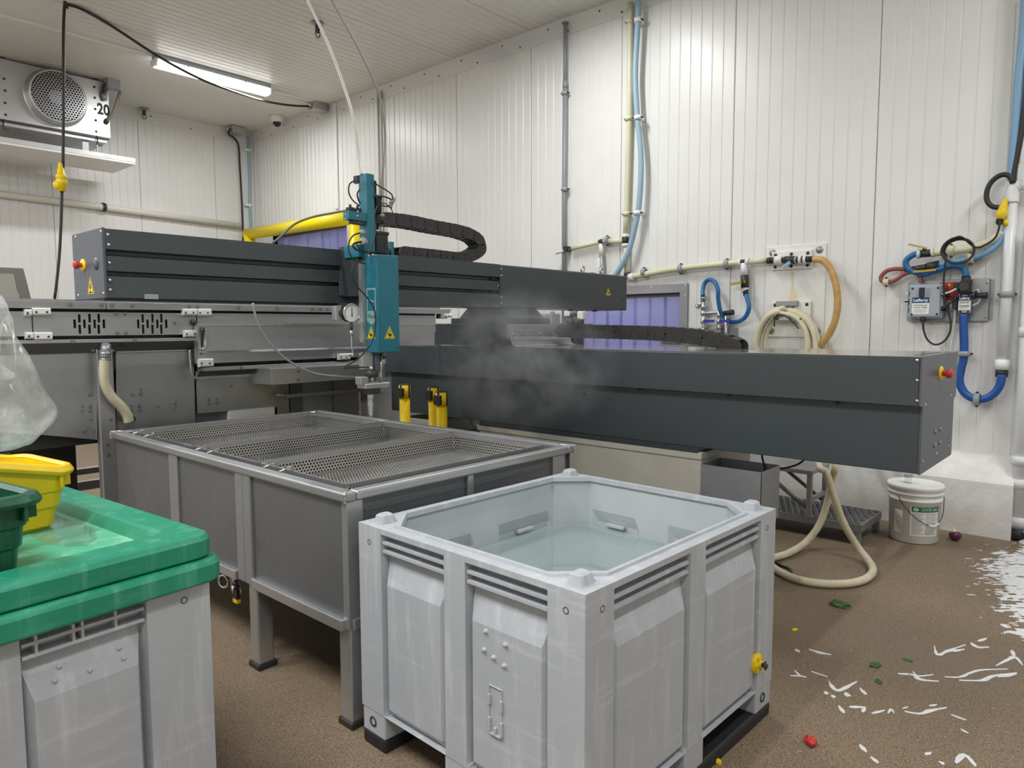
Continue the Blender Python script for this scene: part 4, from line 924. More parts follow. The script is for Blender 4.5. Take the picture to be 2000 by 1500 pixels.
# ------------------------------------------------------------------ belt posts
def post(u, vtop, x, label, rot, cass=-1):
    p = onx(u, vtop, x); t = thing('belt_post', label, 'post', (0, 0, 0), 'yellow belt posts behind the wash tank'); h = p.z; r = .034
    MB().lathe([(.0001, .0), (.078, .0), (.08, .008), (.07, .02), (.05, .03), (r, .04)], (0, 0, 0), PZ, 28).build('base', 'black', t)
    MB().cyl((0, 0, .03), (0, 0, h - .085), r, n=20).build('pole', 'yellow', t)
    MB().cyl((0, 0, h - .085), (0, 0, h), r + .003, n=20).build('sleeve', 'yellow', t)
    MB().cyl((0, 0, h), (0, 0, h + .006), r + .003, r - .004, 20).build('cap', 'black', t)
    for k in range(4):
        a = k * math.pi / 2; d = V((math.cos(a), math.sin(a), 0)); s = d.cross(PZ)
        MB().obox(d * (r + .001) + PZ * (h - .04), d, s, PZ, .008, .012, .08).build('slot', 'black', t)
    if cass:
        d = V((math.cos(math.pi / 2 * cass), math.sin(math.pi / 2 * cass), 0)); s = d.cross(PZ)
        MB().obox(d * (r + .010) + PZ * (h - .045), d, s, PZ, .02, .045, .055).build('belt_cassette', 'black', t)
    t.location = (p.x, p.y, 0); t.rotation_euler = (0, 0, rot); return t
post(790, 752, 2.92, 'yellow belt post standing alone behind the wash tank', .2, 2)
post(847, 757, 2.98, 'left yellow belt post of the pair behind the wash tank', .1, 2)
post(862, 766, 2.90, 'right yellow belt post of the pair behind the wash tank', .3, 2)
# ------------------------------------------------------------------ conveyor behind the tank
CYF = 4.45
C = lambda u, v, y=CYF: ony(u, v, y)
conv = thing('conveyor', 'long enclosed stainless steel conveyor with slotted side panels behind the tank', 'conveyor', (2.6, 4.9, 0))
XL, XR = .55, 4.17
z_a, z_b = C(300, 592).z, C(300, 605.5).z      # top rail lip
xj = C(206, 597).x
MB().box(XL, xj - .002, CYF - .012, CYF + .05, z_b, z_a).build('top_rail', 'steel', conv, bevel=.002)
MB().prism([(xj + .002, z_b), (xj + .002, z_a), (XR, z_a), (XR - .05, z_b - .04), (XR - .12, z_b - .04), (XR - .12, z_b)], 'y', CYF - .012, CYF + .05).build('top_rail', 'steel', conv, bevel=.002)
MB().box(XL, 4.1, CYF + .05, CYF + .95, z_a - .03, z_a + .012).build('top_cover', 'steel_dull', conv)
for u in (137, 198, 219, 259, 369, 386, 466, 541, 609, 626, 639): 
    p = C(u, 598.5, CYF - .012); screw((p.x, CYF - .012, (z_a + z_b) / 2 + .003), (0, -1, 0), conv, 1.0, BOLT, 'bolt')
MB().box(XL, 4.05, CYF + .06, CYF + .07, z_b - .35, z_b + .01).build('inner_wall', 'iron', conv)
zs0, zs1 = C(300, 654).z, C(300, 611).z
def slotted(x0, x1, slots, name='slotted_panel'):
    """plate with through slots: column by column"""
    m = MB(); xs = sorted({x0, x1} | {s[0] for s in slots} | {s[1] for s in slots})
    for a, b in zip(xs, xs[1:]):
        mid = (a + b) / 2; hs = sorted([(s[2], s[3]) for s in slots if s[0] < mid < s[1]]); z = zs0
        for lo, hi in hs + [(zs1, zs1)]:
            if lo > z: m.box(a, b, CYF + .0, CYF + .005, z, lo)
            z = hi
    return m.build(name, 'steel', conv, fix=False)
sl = []
for grp in ((148, 'a'), (272, 'b')):
    u0 = grp[0]
    for k, (du, lo, hi) in enumerate(((-2, 624, 641), (7, 614, 630), (8, 634, 652), (17, 624, 641), (27, 613, 630), (27, 634, 652), (37, 624, 641), (45, 613, 630), (45, 634, 652), (55, 624, 641))):
        if grp[1] == 'b': du = du * .96
        c = C(u0 + du, (lo + hi) / 2); sl.append((c.x - .0065, c.x + .0065, C(u0 + du, hi).z, C(u0 + du, lo).z))
xa, xb, xc = C(63, 630).x, C(368, 630).x, C(384, 630).x
slotted(xa + .003, xb + .02, sl)
MB().box(XL, xa - .002, CYF, CYF + .005, zs0, zs1).build('side_panel', 'steel', conv)
MB().box(xb + .022, xc, CYF + .004, CYF + .012, zs0, zs1).build('side_panel', 'steel', conv)
for u, v in ((227, 613), (244, 613), (229, 650.5), (246, 650.5), (341, 631)): screw(C(u, v), (0, -1, 0), conv, .9, BOLT, 'bolt')
def block(u0, u1, v0, v1, holes, y=CYF - .012):
    a, b = C(u0, v0, y), C(u1, v1, y); o = MB().prism([(y - .018, b.z + .008), (y - .010, b.z), (y + .02, b.z), (y + .02, a.z), (y - .010, a.z), (y - .018, a.z - .006)], 'x', a.x, b.x).build('slider_block', 'uhmw', conv)
    for h in holes: p = C(h, (v0 + v1) / 2 + 1, y - .018); screw((p.x, y - .018, p.z), (0, -1, 0), o, .9, SCREW_D)
block(47, 61, 604, 617, (54,)); block(62, 98, 601, 616, (71, 92)); block(49, 64, 649, 662, (57,)); block(65, 101, 649, 664, (74, 95))
block(356, 383, 603, 616, (363, 378)); block(385, 411, 603, 617, (391, 406)); block(359, 385, 645, 658, (365, 380))
block(388, 415, 701, 716, (394, 410), CYF - .075); block(661, 682, 691, 702, (666, 677), CYF - .075); block(680, 688, 690, 697, (684,), CYF - .075); block(866, 881, 613, 620, (870, 877))
# lower rail and flared underside
zl1, zl0 = C(300, 660.5).z, C(300, 667).z
MB().box(XL, xc, CYF - .014, CYF + .05, zl0, zl1).build('lower_rail', 'steel', conv, bevel=.002)
MB().prism([(CYF - .014, zl0), (CYF + .05, zl0), (CYF + .07, zl0 - .055), (CYF + .05, zl0 - .06)], 'x', XL, xc - .01).build('flared_skirt', 'steel_tank', conv)
for u, v in ((142, 666), (263, 663)): p = C(u, v, CYF - .014); screw((p.x, CYF - .014, (zl0 + zl1) / 2), (0, -1, 0), conv, 1, BOLT, 'bolt')
# aprons between the legs
yap = CYF + .055
def apron(u0, u1, v0, pts, mat='steel_apron'):
    a = C(u0, v0, yap); b = C(u1, v0, yap)
    poly = [(a.x, a.z), (b.x, a.z)] + [(C(u, v, yap).x, C(u, v, yap).z) for u, v in pts]
    o = MB().prism(poly, 'y', yap, yap + .004).build('apron_panel', mat, conv)
    MB().rbox(a.x, b.x, yap - .010, yap + .002, a.z - .022, a.z, .002).build('apron_lip', 'steel', o)
    return o
apron(-60, 188, 683, ((190, 859), (80, 849), (-60, 842)))
apron(226, 378, 682, ((382, 840), (228, 846)))
for grp in (((176, 771), (161, 793), (176, 794), (160, 803), (176, 803), (178, 819), (165, 841), (183, 842)), ((259, 771), (275, 761), (275, 769), (257, 793), (272, 793), (257, 801), (272, 801), (309, 795), (342, 787), (342, 796))):
    for i, (u, v) in enumerate(grp): screw(C(u, v, yap), (0, -1, 0), conv, 1.0 if i % 2 == 0 else .75, BOLT, 'bolt')
for u in (137, 259, 366): p = C(u, 685, yap - .01); screw((p.x, yap - .010, p.z + .002), (0, -1, 0), conv, .7, SCREW_D)
for u, v in ((182, 684), (220, 685)): screw(C(u, v, CYF + .03), (0, -1, 0), conv, .7, BOLT, 'bolt')
# legs
def leg(u0, u1, y, ztop, mat='steel_v', dep=.06):
    a, b = ony(u0, 800, y), ony(u1, 800, y); o = MB().rbox(a.x, b.x, y, y + dep, .02, ztop, .005).build('leg', mat, conv)
    MB().rbox(a.x - .015, b.x + .015, y - .015, y + dep + .015, 0, .022, .003).build('foot_plate', 'iron', o); return o
lg = leg(194, 226, CYF + .02, zl0 - .04)
for u, v in ((210, 868), (212, 888), (217, 819)): screw(C(u, v, CYF + .02), (0, -1, 0), lg, .8, BOLT, 'bolt')
for x in (.62, 1.25, 1.9, 3.0, 4.0): 
    o = MB().rbox(x, x + .07, CYF + .85, CYF + .92, .02, 1.3, .004).build('leg', 'iron', conv)
MB().rbox(XL, 4.05, CYF + .85, CYF + .9, .30, .36, .004).build('cross_bar', 'steel', conv)
MB().rbox(XL, 4.05, CYF + .30, CYF + .36, .78, .86, .004).build('cross_bar', 'iron', conv)
MB().rbox(XL, 4.05, CYF + .78, CYF + .84, .42, .46, .004).build('cross_bar', 'steel_bright', conv)
MB().box(XL, 4.05, CYF + .12, CYF + .9, .72, 1.28).build('trough', 'iron', conv)
MB().box(ony(20, 880, 5.05).x, ony(148, 880, 5.05).x, 5.05, 5.4, .02, .9).build('underbody_shade', 'iron', conv)  # dark box added in place of the shade under the conveyor
leg(703, 719, CYF - .02, z_b - .01, 'steel_bright', .035)
# drop door section on the right
yd = CYF - .06
za = C(500, 637, yd).z; x0, x1 = C(386, 650, yd).x, C(700, 650, yd).x; x1 = 4.0
MB().box(xc + .004, x1, CYF - .002, CYF + .004, C(500, 633).z, zs1 + .002).build('upper_panel', 'steel', conv)
dr = MB().prism([(CYF, za + .012), (yd - .002, za + .004), (yd - .002, C(500, 683, yd).z), (yd + .012, C(500, 687, yd).z), (yd + .012, C(500, 706, yd).z), (CYF, C(500, 706, yd).z)], 'x', x0, x1).build('door_panel', 'steel', conv)
MB().box(x0, x1, yd - .004, CYF + .004, za + .004, za + .018).build('door_ledge', 'steel_bright', dr)
MB().tube([C(u, v, yd - .03) for u, v in ((394, 643), (402, 643), (402, 681), (394, 681))], .005, 8, 1).build('door_handle', 'steel_bright', dr)
for v in (643, 681): p = C(395, v, yd); MB().cyl((p.x, yd, p.z), (p.x, yd - .03, p.z), .009, n=10).build('handle_foot', 'steel', dr)
MB().prism([(CYF - .1, C(386, 640).z), (CYF + .02, C(386, 640).z), (CYF + .02, C(386, 716).z), (CYF - .02, C(386, 720).z)], 'x', xc - .006, xc + .004).build('door_end', 'iron', conv)
p = C(376, 629); MB().lathe([(.0001, .03), (.016, .03), (.018, .0)], p, (0, -1, 0), 12).build('latch_knob', 'iron', conv)
zr = C(500, 712, yd).z
MB().box(xc + .01, 4.0, yd + .005, CYF + .05, zr - .028, zr - .004).build('lower_ledge', 'steel', conv, bevel=.002)
MB().box(xc + .01, 4.0, CYF + .02, CYF + .03, zr - .006, C(500, 706, yd).z).build('shadow_gap', 'iron', conv)
for u, v in ((472, 714), (546, 711), (614, 708)): p = C(u, v, yd); screw((p.x, yd + .005, zr - .015), (0, -1, 0), conv, 1, BOLT, 'bolt')
MB().prism([(CYF + .0, zr - .028), (CYF + .05, zr - .028), (CYF + .1, zr - .11), (CYF + .09, zr - .11)], 'x', xc + .01, 4.0).build('flared_skirt', 'steel_tank', conv)
for u0, u1, v0, v1 in ((381, 512, 725, 735),): a, b = C(u0, v0, yap), C(u1, v1, yap); MB().rbox(a.x, b.x, yap - .012, yap, b.z, a.z, .002).build('apron_lip', 'steel', conv)
a = C(383, 737, yap); b = C(540, 737, yap)
MB().prism([(a.x, a.z), (b.x, a.z), (b.x, C(540, 795, yap).z), (a.x, C(383, 808, yap).z)], 'y', yap, yap + .004).build('apron_panel', 'steel_apron', conv)
for u, v in ((408, 780), (423, 779), (408, 788), (423, 787), (452, 754)): screw(C(u, v, yap), (0, -1, 0), conv, .9, BOLT, 'bolt')
MB().box(a.x, b.x, yap + .03, yap + .036, .40, a.z).build('back_panel', 'steel_tank', conv)
xs_ = [C(u, 760, yap + .05).x for u in (540, 565, 590, 650, 702)] + [4.0]
for i in range(5): MB().box(xs_[i], xs_[i + 1] - .004, yap + .05 - .012 * (i % 2), yap + .056, .40, zr - .08).build('back_panel', ('steel_apron', 'steel_tank', 'steel_apron', 'steel_dull', 'steel_apron')[i], conv)
a, b = C(449, 803, yap - .02), C(536, 798, yap - .02); MB().box(a.x, b.x, yap - .02, yap + .03, a.z - .10, a.z).build('white_guard', 'uhmw', conv)
# drive box that stands out over the tank
yb = 4.22
A, B = ony(530, 720, yb), ony(700, 720, yb)
bx = MB().prism([(CYF + .06, ony(530, 716, yb).z + .012), (yb, ony(530, 720.5, yb).z), (yb, ony(530, 752, yb).z), (CYF + .06, ony(530, 752, yb).z - .005)], 'x', A.x, B.x + .9).build('drive_box', 'steel', conv, bevel=.002)
for v in (724, 742): screw(ony(582, v, yb), (0, -1, 0), bx, 1, BOLT, 'bolt')
a, b = ony(560, 773, CYF - .02), ony(690, 766, CYF - .02); MB().rbox(a.x, b.x + .3, CYF - .03, CYF, a.z - .016, a.z + .012, .003).build('push_bar', 'steel_dull', conv)
MB().cyl(ony(542, 771, CYF - .015), ony(566, 773, CYF - .015), .012, n=12).build('bar_end', 'steel', conv)
# ribbed drain hose
ph = [C(u, v, CYF - .05) for u, v in ((204, 700), (203, 725), (206, 752), (218, 775), (236, 793), (248, 810), (252, 824))]
hz = thing('drain_hose', 'cream ribbed drain hose hanging from the conveyor beside its leg', 'hose', ph[-1])
MB().tube(ph, .029, 14, 12, rfun=lambda t, i: 1.0 if i % 2 else .84).build('hose', 'cream_hose', hz)
MB().cyl(C(207, 674, CYF - .01), C(205, 690, CYF - .04), .026, n=16).cyl(C(205, 688, CYF - .04), C(204, 702, CYF - .05), .03, n=16).build('pipe_stub', 'steel_dull', hz)
for v in (690, 701): MB().lathe([(.031, -.005), (.033, -.004), (.033, .004), (.031, .005)], C(204.5, v, CYF - .045), PZ, 16).build('clamp', 'chrome', hz)
MB().cyl(ph[-1] + V((.0, 0, .02)), ph[-1] + V((.03, .03, .01)), .02, n=12).build('tail_clip', 'iron', hz)
tag(MB().tube([C(u, v, CYF - .03) for u, v in ((370, 684), (372, 710), (374, 728), (380, 737), (388, 740))], .007, 8).build('pipe', 'steel'), 'thin bent steel pipe on the apron of the conveyor', 'pipe')
# hood with a window on the far left end of the conveyor
yh = 4.75; a, b = ony(-80, 520, yh), ony(46, 524, yh); zb_ = ony(48, 586, yh).z
hood = thing('machine_hood', 'grey framed steel hood on the conveyor at the left edge', 'machine', (a.x, yh, zb_))
MB().prism([(a.x, zb_), (a.x, b.z), (b.x, b.z), (b.x + .03, zb_)], 'y', yh, yh + .5).build('shell', 'hood', hood, bevel=.004)
MB().prism([(a.x, zb_ + .03), (a.x, b.z - .035), (b.x - .05, b.z - .035), (b.x - .035, zb_ + .03)], 'y', yh - .004, yh + .002).build('panel', 'hood_pane', hood)
MB().box(a.x, b.x - .03, yh - .012, yh + .01, zb_ - .005, zb_ + .035).build('lower_strip', 'hood_pane', hood)
# ------------------------------------------------------------------ power cord hanging from the ceiling
pw = 7.69; A_ = onz(127, 8, CEIL)
cp = lambda u, v: ony(u, v, A_.y)
cord = thing('power_drop', 'black power cord with yellow connector hanging from the ceiling at the left', 'cord', cp(107, 582))
MB().tube([onz(127, 2, CEIL), cp(126, 12), cp(124, 60), cp(124, 180), cp(123, 328)], .013, 8).build('cord', 'cord', cord)
MB().tube([cp(121, 374), cp(119, 440), cp(115, 510), cp(107, 582)], .013, 8).tube([cp(107, 582), cp(104, 700), cp(104, 830)], .013, 8).build('cord', 'cord', cord)
c_ = cp(122, 350)
k = MB().lathe([(.02, .0), (.032, .005), (.034, .05), (.045, .06), (.048, .10), (.040, .11), (.046, .115), (.046, .15), (.032, .16), (.03, .2), (.022, .21), (.018, .26)], cp(121, 374), PZ, 16).build('connector', 'yellow', cord)
p = cp(113, 361); MB().lathe([(.0001, .02), (.036, .02), (.040, .01), (.040, -.02), (.0001, -.02)], p, (-.5, -.8, 0), 16).build('connector_cap', 'yellow', k)
MB().obox(cp(117, 352), (.5, 0, .8), PY, (-.8, 0, .5), .06, .02, .02).build('cap_strap', 'yellow', k)
MB().tube([onz(127, 5, CEIL), V((A_.x + .02, A_.y, CEIL - .03))], .012, 8, 1).build('hook', 'iron', cord)
# cord from that hook to the junction box at the corner
jb = onz(622, 210, CEIL)
sw = [onz(130, 9, CEIL - .01)]
pts = [(160, 18), (220, 52), (290, 98), (340, 128), (400, 158), (460, 180), (520, 198), (570, 206), (620, 208)]
for i, (u, v) in enumerate(pts):
    f = (i + 1) / (len(pts)); y = A_.y + (jb.y - A_.y) * f; q = ony(u, v, y); q = q if q.z < CEIL - .02 else onz(u, v, CEIL - .02); sw.append(q)
tag(MB().tube(sw, .014, 8).build('swagged_cable', 'cord'), 'black cord swagged along the ceiling past the lit lamp', 'cord')
def jbox(name, label, c, sx, sy, sz, mat='galv'):
    t = thing(name, label, 'junction box', c); MB().rbox(c.x - sx / 2, c.x + sx / 2, c.y - sy / 2, c.y + sy / 2, c.z - sz, c.z - .004, .006).build('box', mat, t)
    MB().rbox(c.x - sx / 2 - .004, c.x + sx / 2 + .004, c.y - sy / 2 - .004, c.y + sy / 2 + .004, c.z - sz - .008, c.z - sz, .002).build('cover', mat, t)
    MB().cyl((c.x - sx / 2 - .03, c.y, c.z - sz / 2), (c.x - sx / 2, c.y, c.z - sz / 2), .018, n=12).build('gland', 'white_plastic', t); return t
c = onz(634, 207, CEIL - .05); c.x = WX - .14; q = onz(632, 205, CEIL); jbox('junction_box', 'grey junction box on the ceiling above the corner of the right wall', V((WX - .14, q.y, CEIL)), .2, .16, .09)
q = onz(455, 262, CEIL); jbox('junction_box', 'grey junction box at the top of the far wall near the corner', V((5.37, WY - .15, CEIL)), .2, .18, .10)
cc = [V((5.25, WY - .2, CEIL - .05)), L(447, 262, .16), L(458, 270, .08), L(466, 285, .04), L(468, 320, .03), L(471, 370, .03), L(474, 440, .03), L(476, 560, .03)]
tag(MB().tube(cc, .014, 8).build('cord', 'cord'), 'thick black cord running down the far wall beside the corner', 'cord')
# dome camera
q = onz(543, 227, CEIL); dc = thing('dome_camera', 'small white dome camera on the ceiling near the corner', 'camera', (q.x - .02, q.y, CEIL - .16))
q = V((q.x - .02, q.y, CEIL)); MB().lathe([(.0001, 0), (.085, 0), (.085, -.02), (.075, -.085), (.058, -.09)], q, PZ, 24).build('housing', 'white_plastic', dc)
MB().lathe([(.058, -.088), (.056, -.11), (.042, -.135), (.02, -.15), (.0001, -.154)], q, PZ, 24).build('dome', 'lens', dc)
# sprinkler heads
for u, v, lab in ((281, 211, 'brass sprinkler head on the ceiling beside the evaporator'), (620, 44, 'dark sprinkler head on the ceiling between the two hanging lines')):
    q = onz(u, v, CEIL); t = thing('sprinkler_head', lab, 'sprinkler', (q.x, q.y, CEIL - .14), 'ceiling sprinkler heads')
    MB().lathe([(.0001, 0), (.06, 0), (.055, -.02), (.022, -.03)], q, PZ, 18).build('escutcheon', 'steel_dull', t)
    MB().lathe([(.022, -.02), (.024, -.07), (.014, -.09), (.012, -.1)], q, PZ, 12).build('body', 'iron', t)
    for s in (-1, 1): MB().tube([q + V((s * .016, 0, -.08)), q + V((s * .026, 0, -.11)), q + V((s * .006, 0, -.14))], .005, 6).build('frame_arm', 'iron', t)
    MB().lathe([(.0001, -.142), (.026, -.142), (.026, -.147), (.0001, -.147)], q, PZ, 14).build('deflector', 'steel_dull', t)
# ------------------------------------------------------------------ evaporator unit
EY = 9.62
E_ = lambda u, v, y=EY: ony(u, v, y)
xr = E_(217, 273).x; zb = E_(217, 271).z; zt = CEIL - .02; xl = xr - 3.1
ev = thing('evaporator', 'galvanised ceiling evaporator with a round fan guard, numbered 20', 'cooler', ((xl + xr) / 2, EY + .3, zb))
MB().rbox(xl, xr, EY, WY - .12, zb, zt, .006).build('casing', 'galv', ev)
fc = E_(109, 192); R_ = (E_(160, 192).x - E_(52, 192).x) / 2
for fx in (fc.x, fc.x - 1.35):
    c = V((fx, EY, fc.z)); sh = MB().lathe([(R_ + .04, .0), (R_ + .022, -.015), (R_ + .012, -.10), (R_, -.11), (R_ - .01, -.10)], c, (0, 1, 0), 40).build('fan_shroud', 'galv', ev)
    MB().lathe([(.0001, 0), (R_ - .005, 0)], c + V((0, -.004, 0)), (0, -1, 0), 40).build('fan_dark', 'ink', sh)
    g_ = MB().lathe([(.0001, -.11), (R_ - .02, -.11), (R_, -.105)], c, (0, 1, 0), 40, smooth=False).build('fan_guard', 'perf_fan', sh)
    MB().cyl(c + V((0, -.002, 0)), c + V((0, -.05, 0)), .08, n=20).build('fan_hub', 'grey_plastic', sh)
for u, v in ((184, 170), (185, 191), (186, 213), (187, 235), (188, 257), (8, 154), (10, 177), (10, 201), (11, 224)): screw(E_(u, v), (0, -1, 0), ev, 2.2, SCREW_D, 'rivet')
p = E_(202, 215); text('20', .18, (p.x, EY - .001, p.z), PX, PZ, 'ink', ev, width=.14, bold=.006)
p = E_(175, 252); MB().box(p.x - .10, p.x + .10, EY - .002, EY + .001, p.z - .05, p.z + .05).build('rating_plate', 'galv', ev)
p = E_(150, 262)
MB().rbox(xl + .05, xr - .04, EY + .02, WY - .15, zb - .06, zb, .004).build('drain_pan', 'galv', ev)
MB().box(xl, xr - .02, EY - .005, EY + .02, zb - .02, zb + .002).build('pan_lip', 'iron', ev)
for u in (6, 188):
    q = E_(u, 240); MB().tube([V((q.x, EY - .01, zb + .0)), V((q.x, EY - .01, zb - .10)), V((q.x + .05, EY - .01, zb - .105))], .008, 6, 1).build('pan_hook', 'iron', ev)
for u in (6, 186): q = E_(u, 130); MB().cyl((q.x, EY + .03, zt - .005), (q.x, EY + .03, CEIL), .03, n=10).build('hanger', 'iron', ev)
# conduit and box on its end
q = E_(217, 160, EY - .02); t = thing('junction_box', 'grey junction box with two short conduits at the end of the evaporator', 'junction box', (xr + .02, EY - .05, CEIL - .2))
bxc = V((xr + .02, EY - .08, CEIL)); bz = E_(217, 166, EY - .08)
MB().rbox(bz.x - .06, bz.x + .08, EY - .15, EY - .02, bz.z - .05, bz.z + .07, .008).build('box', 'grey_plastic', t)
MB().cyl((bz.x + .01, EY - .08, bz.z + .06), (bz.x + .01, EY - .08, CEIL), .02, n=10).build('stem', 'grey_plastic', t)
MB().tube([V((bz.x - .05, EY - .08, bz.z)), E_(205, 172, EY - .06), E_(203, 186, EY - .05)], .026, 10).build('conduit', 'iron', t)
MB().cyl(E_(203, 182, EY - .05), E_(204, 195, EY - .02), .032, n=12).build('fitting', 'grey_plastic', t)
MB().tube([V((bz.x + .10, EY - .08, bz.z - .05)), E_(231, 190, EY - .08), E_(222, 218, EY - .06), E_(209, 236, EY - .01)], .018, 10).build('conduit', 'cable_grey', t)
MB().cyl(E_(210, 234, EY - .02), E_(206, 240, EY + .0), .028, n=12).build('fitting', 'iron', t)
# drip shelf below it
sy = EY - .15; a = ony(264, 313, sy); sh = thing('drip_tray', 'flat white insulated drip tray hanging below the evaporator', 'tray', (a.x - 1.3, sy + .3, a.z - .04))
ya = None
for yy in [sy + .05 * k for k in range(20)]:
    if ony(217, 336, yy).z < a.z - .055 and ya is None: ya = yy
bk = onz(213, 335, a.z - .04)
MB().rbox(a.x - 3.2, a.x, sy, min(max(bk.y, sy + .4), WY - .05), a.z - .055, a.z + .01, .006).build('tray', 'white_plastic', sh)
MB().box(a.x - 3.2, a.x + .002, sy - .004, sy + .004, a.z - .03, a.z + .022).build('front_lip', 'galv', sh)
for u in (165, 188): q = E_(u, 285, EY + .1); MB().box(q.x - (.035 if u == 165 else .006), q.x + (.035 if u == 165 else .006), EY + .06, EY + .075, a.z, zb - .05).build('hanger', 'steel_dull', sh)
# drain pipe on the far wall
pp = [L(-60, 371, .06), L(0, 379, .06), L(203, 405, .06), L(469, 441, .06)]
dp = thing('drain_pipe', 'cream drain pipe running along the far wall', 'pipe', L(203, 405, .06))
MB().tube(pp, .042, 14, 1).build('pipe', 'ivory_white', dp)
q = L(203, 405, .06); MB().lathe([(.043, -.02), (.055, -.02), (.055, .02), (.043, .02)], q, PX, 16).obox(q + V((0, .03, .05)), PX, PY, PZ, .03, .06, .02).build('clamp', 'iron', dp)
# blue line in the corner
tag(MB().tube([L(485, 268, .03), L(486, 300, .03), L(487.5, 345, .03), L(488, 400, .03), L(490, 450, .03), L(492, 560, .03)], .022, 8).build('hose_line', 'blue_pale'), 'pale blue line running down the corner beside the black cord', 'hose')
for v in (294, 401): 
    q = L(486, v, .02); tag(MB().rbox(q.x - .08, q.x + .03, WY - .055, WY, q.z - .02, q.z + .02, .006).build('pipe_clip', 'white_plastic'), 'white clip holding the pale blue line in the corner, %s one' % ('upper' if v < 300 else 'lower'), 'clip', 'clips of the corner line')
# ------------------------------------------------------------------ yellow guard frame around the doorway
gx = 5.42
t = thing('guard_frame', 'thick yellow guard frame in front of the strip-curtain doorway', 'guard rail', (gx, 8.9, 0))
ya_, yb2 = onx(482, 460, gx).y - .08, onx(690, 460, gx).y - .06; zt_ = onx(480, 458, gx).z; rr = .082
MB().cyl((gx, ya_, 0), (gx, ya_, zt_ + .02), rr, n=28).build('upright', 'yellow_rail', t); MB().cyl((gx, yb2, 0), (gx, yb2, zt_ - .03), rr, n=28).build('upright', 'yellow_rail', t)
MB().cyl((gx, ya_ + rr, zt_), (gx, yb2 - rr, zt_ - .03), rr, n=28).build('crossbar', 'yellow_rail', t)
for y in (ya_, yb2): MB().rbox(gx - .17, gx + .17, y - .17, y + .17, 0, .015, .003).build('foot_plate', 'yellow_rail', t)
# ------------------------------------------------------------------ pipes, hoses and fittings on the right wall
def clip(label, c, r, d=None, mat='grey_plastic', group='pipe clips on the right wall', ax=PZ):
    t = thing('pipe_clip', label, 'clip', c, group); c = V(c); ax = V(ax).normalized(); s = ax.cross(PX).normalized()
    MB().lathe([(r, -.018), (r + .010, -.018), (r + .010, .018), (r, .018), (r, -.018)], c, ax, 16).build('band', mat, t)
    MB().obox(V(((c.x + WX) / 2, c.y, c.z)), PX, s, ax, max(WX - c.x - r, .01), r * 1.2, .028).build('stand_off', mat, t)
    for k in (-1, 1): MB().cyl(c + s * (r + .012) * k + V((-.012, 0, 0)), c + s * (r + .012) * k + V((.02, 0, 0)), .008, n=8).build('clip_screw', 'iron', t)
    return t
def vpipe(name, label, pts, r, mat, cat='pipe', sub=1): return tag(MB().tube(pts, r, 12, sub).build(name, mat), label, cat)
D = .05
gp = thing('conduit', 'grey vertical conduit with couplings in the middle of the right wall', 'pipe', W(1103, 620, D))
top = W(1104, 46, D); top.z = min(top.z, CEIL - .012)
MB().tube([top, W(1104, 165, D)], .020, 12, 1).build('tube', 'grey_pvc', gp)
b = W(1102, 640, D); b2 = W(1104, 165, D); MB().tube([b2, W(1102, 370, D), V((D * 0 + WX - D, b.y, b.z))], .024, 12, 1).build('tube', 'grey_pvc', gp)
MB().cyl(W(1104, 158, D), W(1104, 172, D), .026, n=14).build('coupling', 'grey_pvc', gp); MB().cyl(top, top + V((0, 0, .012)), .034, n=14).build('flange', 'grey_pvc', gp)
for v, w in ((182, 'upper'), (370, 'lower')): clip('grey clip on the vertical grey conduit, %s one' % w, W(1103.5, v, D), .024)
for i, (u0, u1) in enumerate(((738, 744), (745, 751))):
    a, b = W(u0, 178, .03), W(u1, 470, .03); b = V((WX - .03, a.y, b.z)); vpipe('conduit', 'thin grey conduit behind the teal head, %s of two' % ('left' if i == 0 else 'right'), [a, b], .014 if i == 0 else .012, 'cable_white')
# ivory pipework
iv = thing('pipework', 'ivory plastic pipe running down the right wall and along to the hose station', 'pipe', W(1226, 541, D))
a, b, c = W(1231, 4, D), W(1229, 232, D), W(1222, 462, D); c.y = (b.y + c.y) / 2 if abs(b.y - c.y) > .1 else c.y
MB().tube([a, b, c], .026, 12, 4).build('tube', 'ivory_pipe', iv)
MB().cyl(c, W(1222, 478, D), .034, n=14).build('tee', 'black', iv); MB().cyl(W(1222, 458, D), W(1222, 464, D), .036, n=14).cyl(W(1222, 476, D), W(1222, 482, D), .036, n=14).build('socket', 'white_plastic', iv)
MB().tube([W(1223, 480, D), W(1225, 536, D)], .026, 12, 1).build('tube', 'ivory_pipe', iv)
MB().cyl(W(1225, 533, D), W(1226, 544, D), .032, n=14).build('elbow', 'black', iv)
MB().cyl(W(1229, 542, D), W(1238, 540, D), .036, n=14).build('socket', 'white_plastic', iv)
MB().tube([W(1232, 541, D), W(1258, 536, D), W(1330, 524, D), W(1420, 515, D), W(1448, 513, D)], .027, 12, 3).build('tube', 'ivory_pipe', iv)
MB().cyl(W(1447, 513, D), W(1458, 511, D), .022, n=12).build('tee', 'black', iv); MB().cyl(W(1443, 513, D), W(1448, 512, D), .030, n=12).cyl(W(1457, 511, D), W(1463, 511, D), .030, n=12).build('socket', 'white_plastic', iv)
MB().tube([W(1462, 511, D), W(1500, 509, D)], .024, 12, 1).build('tube', 'ivory_pipe', iv)
MB().tube([W(1218, 471, D), W(1188, 471, D)], .026, 12, 1).build('tube', 'ivory_pipe', iv)
MB().cyl(W(1187, 470, D), W(1180, 471, D), .030, n=12).build('socket', 'white_plastic', iv); MB().cyl(W(1179, 471, D), W(1172, 473, D), .026, n=12).build('tee', 'black', iv)
